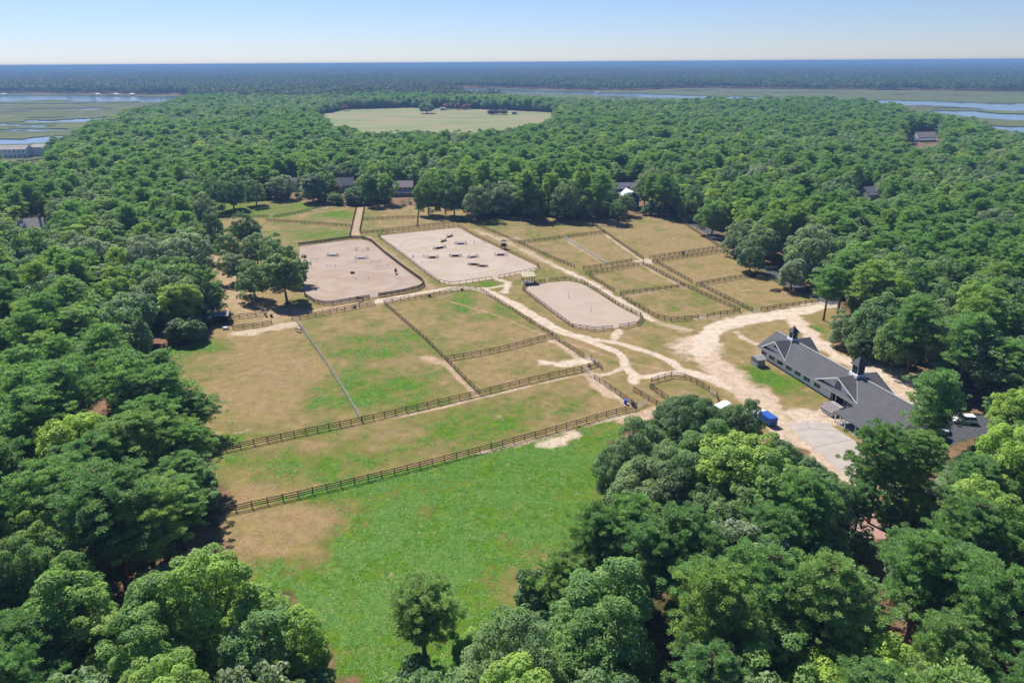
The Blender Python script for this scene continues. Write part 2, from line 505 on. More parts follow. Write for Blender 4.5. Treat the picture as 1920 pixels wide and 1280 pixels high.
def ground_material():
    m, nt, bs = newmat("meadow")
    pos = nd(nt, "ShaderNodeNewGeometry").outputs["Position"]
    at = nd(nt, "ShaderNodeAttribute", attribute_name="zone")
    sep = nd(nt, "ShaderNodeSeparateColor")
    nt.links.new(at.outputs["Color"], sep.inputs[0])
    R, Gc, B = sep.outputs
    A = at.outputs["Alpha"]
    n1 = noise(nt, 0.9, 5, 0.7, pos)
    n2 = noise(nt, 3.2, 4, 0.7, pos)
    n3 = noise(nt, 0.16, 4, 0.6, pos)
    n4 = noise(nt, 9.0, 3, 0.8, pos)
    dry = mixc(nt, sstep(nt, n3, .38, .62), (0.375, 0.268, 0.155), (0.335, 0.268, 0.112))
    dry = mixc(nt, sstep(nt, n2, .35, .7), dry, (0.250, 0.185, 0.095))
    dry = mixc(nt, mth(nt, 'MULTIPLY', sstep(nt, n4, .5, .75), .5), dry, (0.40, 0.31, 0.20))
    olive = mixc(nt, sstep(nt, n2, .3, .7), (0.195, 0.205, 0.055), (0.140, 0.160, 0.040))
    lush = mixc(nt, sstep(nt, n1, .35, .65), (0.066, 0.185, 0.007), (0.115, 0.232, 0.010))
    n5 = noise(nt, 0.33, 4, .65, pos)
    lush = mixc(nt, sstep(nt, n5, .48, .66), lush, (0.150, 0.235, 0.025))
    lush = mixc(nt, sstep(nt, n2, .45, .75), lush, (0.050, 0.125, 0.012))
    g = mth(nt, 'ADD', R, mth(nt, 'MULTIPLY', mth(nt, 'SUBTRACT', n1, .5), .8))
    g = mth(nt, 'ADD', g, mth(nt, 'MULTIPLY', mth(nt, 'SUBTRACT', n2, .5), .5))
    c = mixc(nt, mth(nt, 'MULTIPLY', sstep(nt, g, .26, .56), .72), dry, olive)
    c = mixc(nt, sstep(nt, g, .54, .86), c, lush)
    pale = mixc(nt, sstep(nt, n2, .35, .7), (0.70, 0.61, 0.54), (0.60, 0.51, 0.44))
    rosy = mixc(nt, sstep(nt, n2, .35, .7), (0.58, 0.43, 0.34), (0.48, 0.345, 0.265))
    soil = mixc(nt, A, pale, rosy)
    soil = mixc(nt, mth(nt, 'MULTIPLY', sstep(nt, n4, .5, .8), .35), soil, (0.36, 0.28, 0.21))
    s = mth(nt, 'ADD', Gc, mth(nt, 'MULTIPLY', mth(nt, 'SUBTRACT', n1, .5), .5))
    c = mixc(nt, sstep(nt, s, .22, .95), c, soil)
    floor = mixc(nt, sstep(nt, n1, .3, .7), (0.33, 0.200, 0.140), (0.18, 0.115, 0.075))
    floor = mixc(nt, sstep(nt, n3, .45, .7), floor, (0.055, 0.068, 0.022))
    b = mth(nt, 'ADD', B, mth(nt, 'MULTIPLY', mth(nt, 'SUBTRACT', n1, .5), .6))
    c = mixc(nt, sstep(nt, b, .35, .65), c, floor)
    c = mixc(nt, 1.0, c, (0.84, 0.80, 0.74), 'MULTIPLY')
    n6 = noise(nt, 0.45, 5, .7, pos)
    n7 = noise(nt, 1.9, 3, .6, pos)
    c = mixc(nt, 1.0, c, ramp(nt, n6, [(.34, (0.76, 0.78, 0.74)), (.66, (1.16, 1.14, 1.10))]), 'MULTIPLY')
    c = mixc(nt, 1.0, c, ramp(nt, n7, [(.30, (0.80, 0.82, 0.78)), (.70, (1.15, 1.13, 1.12))]), 'MULTIPLY')
    nt.links.new(c, bs.inputs["Base Color"])
    bs.inputs["Roughness"].default_value = 0.95
    bs.inputs["Specular IOR Level"].default_value = 0.1
    hh = mth(nt, 'ADD', mth(nt, 'MULTIPLY', n2, 1.0), mth(nt, 'MULTIPLY', n4, .5))
    bump(nt, bs, hh, 0.55, 0.22)
    return m
MEADOW = ground_material()

def sand_material(name, c1, c2, c3, rings):
    """harrowed arena sand with rider tracks"""
    m, nt, bs = newmat(name)
    pos = nd(nt, "ShaderNodeNewGeometry").outputs["Position"]
    n1 = noise(nt, 0.09, 4, 0.55, pos, 0.8)
    n2 = noise(nt, 1.6, 5, 0.75, pos)
    c = mixc(nt, sstep(nt, n1, .38, .64), c1, c2)
    c = mixc(nt, mth(nt, 'MULTIPLY', sstep(nt, n2, .45, .75), .55), c, c3)
    sepx = nd(nt, "ShaderNodeSeparateXYZ"); nt.links.new(pos, sepx.inputs[0])
    for (cx, cy_, rx, ry, w, amt) in rings:
        dx = mth(nt, 'DIVIDE', mth(nt, 'SUBTRACT', sepx.outputs[0], cx), rx)
        dy = mth(nt, 'DIVIDE', mth(nt, 'SUBTRACT', sepx.outputs[1], cy_), ry)
        r = mth(nt, 'SQRT', mth(nt, 'ADD', mth(nt, 'MULTIPLY', dx, dx), mth(nt, 'MULTIPLY', dy, dy)))
        r = mth(nt, 'ADD', r, mth(nt, 'MULTIPLY', mth(nt, 'SUBTRACT', n1, .5), .35))
        e = mth(nt, 'ABSOLUTE', mth(nt, 'SUBTRACT', r, 1.0))
        k = mth(nt, 'MULTIPLY', sstep(nt, mth(nt, 'MULTIPLY', e, -1.0), -w, 0.0), amt)
        c = mixc(nt, k, c, (0.42, 0.325, 0.245))
    c = mixc(nt, 1.0, c, (0.74, 0.70, 0.655), 'MULTIPLY')
    nt.links.new(c, bs.inputs["Base Color"])
    bs.inputs["Roughness"].default_value = 0.95
    bs.inputs["Specular IOR Level"].default_value = 0.1
    bump(nt, bs, n2, 0.5, 0.10)
    return m
a1 = G(672, 530); a2 = G(650, 503)
SAND_A = sand_material("sand_rosy", (0.50, 0.415, 0.355), (0.44, 0.35, 0.285), (0.39, 0.30, 0.235),
    [(a1[0], a1[1], 15, 13, .10, .75), (a1[0], a1[1], 8, 7, .22, .55), (a1[0], a1[1], 21, 19, .09, .5), (a2[0], a2[1] + 8, 20, 12, .10, .5)])
b1 = G(850, 485)
SAND_B = sand_material("sand_pale", (0.56, 0.49, 0.42), (0.505, 0.43, 0.36), (0.46, 0.385, 0.31), [(b1[0], b1[1], 22, 24, .08, .3), (b1[0] - 14, b1[1] + 24, 10, 13, .12, .35)])
SAND_C = sand_material("sand_raked", (0.54, 0.45, 0.385), (0.505, 0.415, 0.345), (0.44, 0.35, 0.285), [])

cells_x = (X[:-1, :-1] + X[1:, 1:]) / 2; cells_y = (Y[:-1, :-1] + Y[1:, 1:]) / 2
allc = np.ones(cells_x.shape, bool)
grid_object("ground", allc, 0.0, MEADOW)
sc_ = sand[:-1, :-1]
inA = inpoly(cells_x, cells_y, ARENA_A); inB = inpoly(cells_x, cells_y, ARENA_B); inC = inpoly(cells_x, cells_y, ARENA_C)
pathc = (sc_ > 0.46) & ~(inA | inB | inC) & (forest[:-1, :-1] < 0.9) & (np.maximum(sand[:-1, :-1], 0) != speck[:-1, :-1])
grid_object("path", pathc, 0.006, MEADOW)

def sheet(name, poly, z, mat, **kw):
    """flat polygon sheet"""
    poly = [tuple(p) for p in poly]
    if poly[0] == poly[-1]:
        poly = poly[:-1]
    bm = bmesh.new()
    vs_ = [bm.verts.new((p[0], p[1], z)) for p in poly]
    f = bm.faces.new(vs_)
    if f.normal.z < 0 or sum((poly[i][0] - poly[i - 1][0]) * (poly[i][1] + poly[i - 1][1]) for i in range(len(poly))) > 0:
        bmesh.ops.reverse_faces(bm, faces=[f])
    bmesh.ops.triangulate(bm, faces=bm.faces[:])
    me = bpy.data.meshes.new(name)
    bm.to_mesh(me); bm.free()
    me.materials.append(mat)
    return obj(name, me, None, kind="structure", **kw)
sheet("riding_arena", ARENA_A, 0.02, SAND_A)
sheet("riding_arena", ARENA_B, 0.02, SAND_B)
sheet("riding_arena", ARENA_C, 0.02, SAND_C)

def ribbon(name, pts, hw, z, mat):
    P = chaikin(pts, 3); V = []; Fs = []
    for i, p in enumerate(P):
        d = P[min(i + 1, len(P) - 1)] - P[max(i - 1, 0)]
        n = np.array([-d[1], d[0]]) / np.hypot(*d)
        V += [(*(p + n * hw), z), (*(p - n * hw), z)]
        if i:
            Fs.append((2 * i - 2, 2 * i - 1, 2 * i + 1, 2 * i))
    me = bpy.data.meshes.new(name); me.from_pydata(V, [], Fs); me.materials.append(mat)
    return obj(name, me, None, kind="structure")
ASPH = plain("asphalt", (0.062, 0.064, 0.072), 0.9, 0.3, 1.5, 0.2)
ribbon("road", ASPHALT, 2.7, 0.03, ASPH)
CONC = plain("concrete", (0.37, 0.32, 0.28), 0.9, 0.12, 0.35, 0.15)
# ------------------------------------------------------------------ water, marsh, far field
WET_L = GL([(-260,174),(120,176),(360,180),(352,197),(255,222),(155,253),(140,278),(75,300),(-30,312),(-260,318)])
WET_R = GL([(820,164),(860,165),(1000,168),(1180,171),(1290,166),(1560,169),(1930,173),(2150,175),(2150,272),(1900,270),(1830,240),(1700,222),(1560,203),(1270,203),(1000,196),(860,180)])
FIELD_FAR = GL([(600,214),(640,206),(760,202),(900,205),(1000,209),(1062,214),(1040,226),(1030,250),(960,270),(850,276),(700,278),(620,262),(590,235)])

def water_material():
    m, nt, bs = newmat("tidal_water")
    pos = nd(nt, "ShaderNodeNewGeometry").outputs["Position"]
    n = noise(nt, 0.02, 3, .5, pos)
    nt.links.new(ramp(nt, n, [(.3, (0.10, 0.14, 0.17)), (.7, (0.16, 0.20, 0.22))]), bs.inputs["Base Color"])
    bs.inputs["Roughness"].default_value = 0.12
    bs.inputs["Specular IOR Level"].default_value = 0.9
    bump(nt, bs, noise(nt, 0.6, 3, .6, pos), 0.10, 0.1)
    return m
def marsh_material():
    m, nt, bs = newmat("marsh_grass")
    pos = nd(nt, "ShaderNodeNewGeometry").outputs["Position"]
    mp = nd(nt, "ShaderNodeMapping"); mp.inputs["Scale"].default_value = (0.4, 1.0, 1.0)
    nt.links.new(pos, mp.inputs[0])
    n = noise(nt, 0.012, 5, .6, mp.outputs[0]); n2 = noise(nt, 0.05, 4, .6, mp.outputs[0])
    c = ramp(nt, n, [(.36, (0.105, 0.082, 0.070)), (.45, (0.125, 0.135, 0.060)), (.58, (0.105, 0.140, 0.055)), (.70, (0.20, 0.19, 0.075))])
    c = mixc(nt, sstep(nt, n2, .4, .7), c, (0.08, 0.10, 0.05))
    nt.links.new(c, bs.inputs["Base Color"])
    bs.inputs["Roughness"].default_value = 0.95
    bs.inputs["Specular IOR Level"].default_value = 0.05
    return m
WATER = water_material(); MARSH = marsh_material()
def wetland(poly, channels, thr, seed, bias=None):
    sheet("water", poly, 0.25, WATER)
    A = np.array(poly)
    xs = np.arange(A[:, 0].min(), A[:, 0].max(), 6.0); ys = np.arange(A[:, 1].min(), A[:, 1].max(), 9.0)
    xx, yy = np.meshgrid(xs, ys)
    cx, cy2 = (xx[:-1, :-1] + 3), (yy[:-1, :-1] + 4.5)
    n = fbm(cx * 0.36, cy2, 70, 4, seed) + (fbm(cx * .5, cy2, 30, 3, seed + 3) - .5) * .35
    if bias is not None:
        n = n + bias(cx, cy2)
    m = inpoly(cx, cy2, poly) & (n > thr)
    for pts, hw in channels:
        P = chaikin(GL(pts), 2)
        d = pldist(cx, cy2, P) + (fbm(cx, cy2, 60, 3, seed + 9) - .5) * hw * 1.2
        m &= ~(d < hw)
    jj, ii = np.where(m)
    idx = np.full(xx.shape, -1); used = np.zeros(xx.shape, bool)
    for a in (0, 1):
        for b in (0, 1):
            used[jj + a, ii + b] = True
    idx[used] = np.arange(used.sum())
    z = 0.6 + 0.5 * fbm(xx, yy, 25, 2, seed)
    jx = xx + (fbm(xx, yy, 11, 2, 31) - .5) * 7; jy = yy + (fbm(xx, yy, 11, 2, 32) - .5) * 10
    V = np.stack([jx[used], jy[used], z[used]], -1)
    Fq = np.stack([idx[jj, ii], idx[jj, ii + 1], idx[jj + 1, ii + 1], idx[jj + 1, ii]], -1)
    obj("marsh", npmesh("marsh", V, Fq, [MARSH], True), None, kind="structure")
wetland(WET_L, [([(-260,181),(-60,182),(120,184),(370,187)], 110), ([(-200,198),(60,196),(250,194)], 14), ([(40,268),(75,262),(105,258)], 14), ([(110,205),(180,206)], 10), ([(60,222),(110,221)], 9), ([(-60,232),(40,236),(90,234)], 9)], 0.335, 3)
wetland(WET_R, [([(830,165),(900,168.5),(1000,172.5),(1130,177),(1270,182),(1400,184)], 60), ([(1680,192),(1800,196),(1930,205)], 70), ([(1800,212),(1930,222)], 45), ([(1850,240),(1960,245)], 25)], 0.33, 21)
FARGRASS, _nt, _bs = newmat("far_pasture")
_pos = nd(_nt, "ShaderNodeNewGeometry").outputs["Position"]
_mp = nd(_nt, "ShaderNodeMapping"); _mp.inputs["Scale"].default_value = (0.35, 1, 1); _nt.links.new(_pos, _mp.inputs[0])
_n = noise(_nt, 0.03, 4, .6, _mp.outputs[0])
_nt.links.new(ramp(_nt, _n, [(.36, (0.24, 0.185, 0.095)), (.48, (0.20, 0.195, 0.068)), (.62, (0.13, 0.175, 0.042))]), _bs.inputs["Base Color"])
_bs.inputs["Roughness"].default_value = 0.95
sheet("pasture", FIELD_FAR, 0.12, FARGRASS)

# ------------------------------------------------------------------ trees: shapes
BARK = plain("bark", (0.125, 0.092, 0.070), 0.95, 0.4, 2.0, 0.5, 0.1, grain=(3, 3, .6))
BARK_PINE = plain("pine_bark", (0.15, 0.095, 0.068), 0.95, 0.4, 2.0, 0.5, 0.1, grain=(3, 3, .6))
def leaf_material(name, stops, transl=0.45, sat=0.10):
    m, nt, bs = newmat(name)
    oi = nd(nt, "ShaderNodeObjectInfo")
    at = nd(nt, "ShaderNodeAttribute", attribute_name="tint")
    c = ramp(nt, oi.outputs["Random"], stops)
    t = nd(nt, "ShaderNodeHueSaturation")
    nt.links.new(c, t.inputs["Color"])
    nt.links.new(mth(nt, 'MULTIPLY_ADD', at.outputs["Fac"], 0.90, 0.70), t.inputs["Value"])
    nt.links.new(mth(nt, 'MULTIPLY_ADD', at.outputs["Fac"], -0.035, 0.5175), t.inputs["Hue"])
    t.inputs["Saturation"].default_value = 0.93
    c = t.outputs[0]
    nt.links.new(c, bs.inputs["Base Color"])
    bs.inputs["Roughness"].default_value = 0.55
    bs.inputs["Specular IOR Level"].default_value = 0.25
    tr = nd(nt, "ShaderNodeBsdfTranslucent")
    nt.links.new(mixc(nt, 1.0, c, (1.15, 1.25, 0.55), 'MULTIPLY'), tr.inputs["Color"])
    mx = nd(nt, "ShaderNodeMixShader")
    mx.inputs[0].default_value = transl
    nt.links.new(bs.outputs[0], mx.inputs[1]); nt.links.new(tr.outputs[0], mx.inputs[2])
    nt.links.new(mx.outputs[0], nt.nodes["Material Output"].inputs[0])
    return m
LEAF_OAK = leaf_material("oak_leaves", [(0.0, (0.115, 0.205, 0.075)), (0.22, (0.165, 0.270, 0.105)), (0.45, (0.130, 0.245, 0.085)), (0.62, (0.225, 0.290, 0.165)), (0.8, (0.175, 0.285, 0.095)), (0.93, (0.255, 0.310, 0.185)), (1.0, (0.200, 0.320, 0.080))])
LEAF_BROAD = leaf_material("broad_leaves", [(0.0, (0.155, 0.285, 0.070)), (0.3, (0.215, 0.355, 0.085)), (0.55, (0.165, 0.300, 0.090)), (0.75, (0.225, 0.345, 0.110)), (0.9, (0.290, 0.390, 0.060)), (1.0, (0.345, 0.410, 0.050))], 0.5)
LEAF_PINE = leaf_material("pine_needles", [(0.0, (0.145, 0.270, 0.090)), (0.35, (0.190, 0.340, 0.105)), (0.6, (0.160, 0.300, 0.110)), (0.8, (0.215, 0.345, 0.120)), (1.0, (0.250, 0.370, 0.095))], 0.45)
LEAF_CEDAR = leaf_material("cedar_leaves", [(0.0, (0.095, 0.185, 0.070)), (1.0, (0.15, 0.25, 0.085))], 0.35)
LEAF_LIME = leaf_material("lime_leaves", [(0.0, (0.235, 0.375, 0.060)), (0.5, (0.270, 0.400, 0.080)), (1.0, (0.300, 0.430, 0.060))], 0.5)
LEAF_GREY = leaf_material("silvery_leaves", [(0.0, (0.215, 0.290, 0.165)), (1.0, (0.270, 0.330, 0.215))], 0.4)
LEAF_FAR_SHADED = leaf_material("far_canopy_baked_shade", [(0.0, (0.075, 0.120, 0.055)), (0.5, (0.100, 0.145, 0.065)), (1.0, (0.085, 0.130, 0.070))], 0.25)  # leaf colour darkened to stand in for self-shadow within the far crowns
LEAF_RED = leaf_material("blossom", [(0.0, (0.30, 0.06, 0.07)), (1.0, (0.36, 0.09, 0.10))], 0.2)
LEAF_MAUVE = leaf_material("mauve_leaves", [(0.0, (0.17, 0.13, 0.20)), (1.0, (0.20, 0.16, 0.22))], 0.2)
LEAF_GOLD = leaf_material("golden_leaves", [(0.0, (0.30, 0.25, 0.02)), (1.0, (0.36, 0.30, 0.04))], 0.3)

def unit(v):
    return v / np.maximum(np.linalg.norm(v, axis=-1, keepdims=True), 1e-9)
def leaves(C, N, size, rs, aspect=0.62):
    """rhombic leaf sprays at centres C facing N"""
    n = len(C)
    N = unit(N)
    T = unit(np.cross(N, rs.randn(n, 3)))
    Bv = np.cross(N, T)
    s = size * (0.6 + 0.8 * rs.rand(n))[:, None]
    a = T * s; b = Bv * s * aspect
    fold = N * s * 0.25
    V = np.stack([C - a, C - b + fold, C + a, C + b + fold], 1).reshape(-1, 3)
    Fq = np.arange(4 * n).reshape(n, 4)
    return V, Fq
def leaf_mesh(name, C, N, size, rs, mat, tint=None, aspect=0.62):
    V, Fq = leaves(C, N, size, rs, aspect)
    me = npmesh(name, V, Fq, [mat])
    t = tint if tint is not None else rs.rand(len(C))
    at = me.attributes.new("tint", 'FLOAT', 'FACE')
    at.data.foreach_set("value", np.clip(t, 0, 1).astype(np.float32))
    return me
def puffs_to_leaves(P, Rp, n, rs, flat=0.75, upb=-0.45):
    """spread n leaf sprays over puffs of foliage"""
    w = Rp ** 2
    k = rs.choice(len(P), n, p=w / w.sum())
    z = rs.uniform(upb, 1, n); ph = rs.uniform(0, 2 * np.pi, n)
    q = np.sqrt(np.maximum(0, 1 - z * z))
    D = np.stack([q * np.cos(ph), q * np.sin(ph), z], -1)
    rad = Rp[k] * (0.72 + 0.36 * rs.rand(n) ** 0.7)
    C = P[k] + D * rad[:, None] * np.array([1, 1, flat])
    N = D * 0.7 + rs.randn(n, 3) * 0.4 + np.array([-.12, .2, 0.55])
    base = rs.rand(len(P))
    tint = 0.55 * base[k] + 0.45 * rs.rand(n)
    return C, N, tint
def broad(seed, r, h, zc, rz_, npuff, pr, nleaf, leaf, mat, lobes=5, inner=0.2, low=-0.35):
    """round-crowned tree: trunk mesh and crown mesh"""
    rs = np.random.RandomState(seed)
    lob = unit(rs.randn(lobes, 3) + np.array([0, 0, .4])); la = 0.16 + 0.2 * rs.rand(lobes)
    z = rs.uniform(low, 1, npuff); ph = rs.uniform(0, 2 * np.pi, npuff)
    q = np.sqrt(np.maximum(0, 1 - z * z))
    D = np.stack([q * np.cos(ph), q * np.sin(ph), z], -1)
    f = 0.74 + (np.maximum(0, D @ lob.T) ** 6 * la).sum(1)
    f *= np.where(rs.rand(npuff) < inner, rs.uniform(.45, .8, npuff), rs.uniform(.88, 1.06, npuff))
    P = D * f[:, None] * np.array([r, r, rz_]) + np.array([0, 0, zc])
    Rp = pr * (0.65 + 0.7 * rs.rand(npuff))
    C, N, tint = puffs_to_leaves(P, Rp, nleaf, rs)
    me = leaf_mesh("crown", C, N, leaf, rs, mat, tint)
    t = MB()
    fork = zc - rz_ * 0.45
    lean = rs.randn(2) * 0.25
    t.tube([(0, 0, -0.3), (lean[0] * .4, lean[1] * .4, fork * .5), (lean[0], lean[1], fork)], [0.045 * r + .16, 0.036 * r + .12, 0.03 * r + .1], 8)
    for i in rs.permutation(npuff)[:11]:
        e = P[i]; mid = np.array([lean[0], lean[1], fork]) * .45 + e * .55 + np.array([0, 0, -.1 * r])
        t.tube([(lean[0], lean[1], fork - .3), mid, e], [0.022 * r + .06, 0.014 * r + .04, .03], 5)
    return t.mesh("trunk", BARK, True), me
def pine(seed, r, h, base, nb, nleaf, leaf, mat, tuft=0.85):
    """tall bare trunk, whorls of limbs ending in needle tufts"""
    rs = np.random.RandomState(seed)
    t = MB()
    lean = rs.randn(2) * 0.35
    ax = lambda z: np.array([lean[0] * (z / h) ** 2, lean[1] * (z / h) ** 2, z])
    t.tube([ax(z) if z > 0 else (0, 0, -.3) for z in (0, h * .3, h * .6, h * .85, h * .98)], [.30, .25, .19, .11, .03], 8)
    P, Rp = [], []
    for i in range(nb):
        u = (i + rs.rand()) / nb
        z = base + (h - base) * u * .97
        prof = math.sqrt(max(0.0, 1 - (1.25 * (u - .25)) ** 2)) if u > .25 else .7 + 1.2 * u
        L = r * max(.14, prof) * rs.uniform(.55, 1.08)
        az = i * 2.399 + rs.rand() * .8
        d = np.array([math.cos(az), math.sin(az), 0])
        s = ax(z)
        e = s + d * L + np.array([0, 0, L * rs.uniform(.12, .42)])
        mid = (s + e) / 2 - np.array([0, 0, L * .06])
        t.tube([s, mid, e], [.075, .05, .02], 4)
        k = max(3, int(3.2 * L / r * 4.0))
        for j in range(k):
            f = 1 - 0.66 * (j / k) ** .8 * rs.uniform(.8, 1.1)
            c = s + (e - s) * f + rs.randn(3) * np.array([.20, .20, .09]) * L
            P.append(c); Rp.append(tuft * rs.uniform(.6, 1.25))
    P = np.array(P); Rp = np.array(Rp)
    w = Rp ** 2
    kk = rs.choice(len(P), nleaf, p=w / w.sum())
    zz = rs.uniform(-.35, 1, nleaf); ph = rs.uniform(0, 2 * np.pi, nleaf); q = np.sqrt(1 - np.minimum(1, zz * zz))
    D = np.stack([q * np.cos(ph), q * np.sin(ph), zz], -1)
    C = P[kk] + D * (Rp[kk] * (.35 + .6 * rs.rand(nleaf)))[:, None] * np.array([1, 1, .72])
    # needle sprays point outwards: long axis along D
    s = leaf * (0.7 + .7 * rs.rand(nleaf))[:, None]
    T = unit(D + rs.randn(nleaf, 3) * .35 + np.array([0, 0, .25])); Bv = unit(np.cross(T, rs.randn(nleaf, 3)))
    V = np.stack([C - T * s, C - Bv * s * .30, C + T * s, C + Bv * s * .30], 1).reshape(-1, 3)
    me = npmesh("crown", V, np.arange(4 * nleaf).reshape(-1, 4), [mat])
    tint = .5 * rs.rand(len(P))[kk] + .5 * rs.rand(nleaf)
    at = me.attributes.new("tint", 'FLOAT', 'FACE'); at.data.foreach_set("value", tint.astype(np.float32))
    return t.mesh("trunk", BARK_PINE, True), me
# kind -> list of (trunk mesh, crown mesh, radius, height)
PROTO = {"lime": [], "greyoak": [], "oak": [], "broad": [], "pine": [], "cedar": [], "oak_near": [], "broad_near": [], "pine_near": []}
for s in range(4):
    PROTO["oak"].append((*broad(10 + s, 7.0, 14, 6.6, 6.9, 120, 1.30, 12000, .29, LEAF_OAK, lobes=7, low=-.7), 7.6, 14))
for s in range(4):
    PROTO["broad"].append((*broad(30 + s, 5.2, 17, 9.0, 7.6, 110, 1.12, 10000, .29, LEAF_BROAD if s != 3 else LEAF_OAK, lobes=6, low=-.8), 5.8, 17))
for s in range(4):
    PROTO["pine"].append((*pine(50 + s, 4.6, 19, 7.5, 62, 20000, .24, LEAF_PINE, .70), 4.8, 19.5))
for s in range(2):
    PROTO["cedar"].append((*broad(70 + s, 2.4, 6, 3.0, 2.9, 60, .75, 5000, .20, LEAF_CEDAR, low=-.9), 2.7, 6))
for s in range(2):
    PROTO["oak_near"].append((*broad(110 + s, 7.0, 14, 6.6, 6.9, 230, 1.02, 46000, .16, LEAF_OAK, lobes=9, low=-.7), 7.6, 14))
for s in range(3):
    PROTO["broad_near"].append((*broad(130 + s, 5.2, 17, 9.0, 7.6, 210, .90, 38000, .165, LEAF_BROAD, lobes=8, low=-.8), 5.8, 17))
for s in range(3):
    PROTO["pine_near"].append((*pine(150 + s, 4.6, 19, 7.5, 74, 62000, .15, LEAF_PINE, .56), 4.8, 19.5))
for s in range(2):
    PROTO["lime"].append((*broad(230 + s, 5.2, 17, 9.0, 7.6, 200, .92, 30000, .175, LEAF_LIME, lobes=8, low=-.8), 5.8, 17))
    PROTO["greyoak"].append((*broad(250 + s, 7.0, 14, 6.6, 6.9, 190, 1.10, 20000, .23, LEAF_GREY, lobes=8, low=-.7), 7.6, 14))
# ------------------------------------------------------------------ trees: where they stand
VIS = [(605,1285),(590,1200),(520,1140),(480,1120),(420,1075),(370,1050),(352,1000),(412,930),(420,880),(395,830),(392,770),(350,720),(352,680),(300,662),(262,645),
    (300,632),(400,625),(412,590),(425,560),(405,500),(395,470),(392,378),(560,375),(650,385),(740,382),(840,385),(905,402),(1090,406),(1180,402),(1262,407),(1300,415),
    (1370,450),(1440,505),(1470,545),(1500,550),(1550,562),(1590,575),(1580,600),(1570,640),(1600,662),(1715,690),(1690,760),(1640,800),(1600,850),(1590,900),(1560,870),(1480,835),
    (1430,780),(1330,745),(1240,745),(1200,800),(1150,850),(1140,960),(1080,990),(1050,1060),(960,1130),(900,1190),(870,1222),(700,1232),(645,1285)]
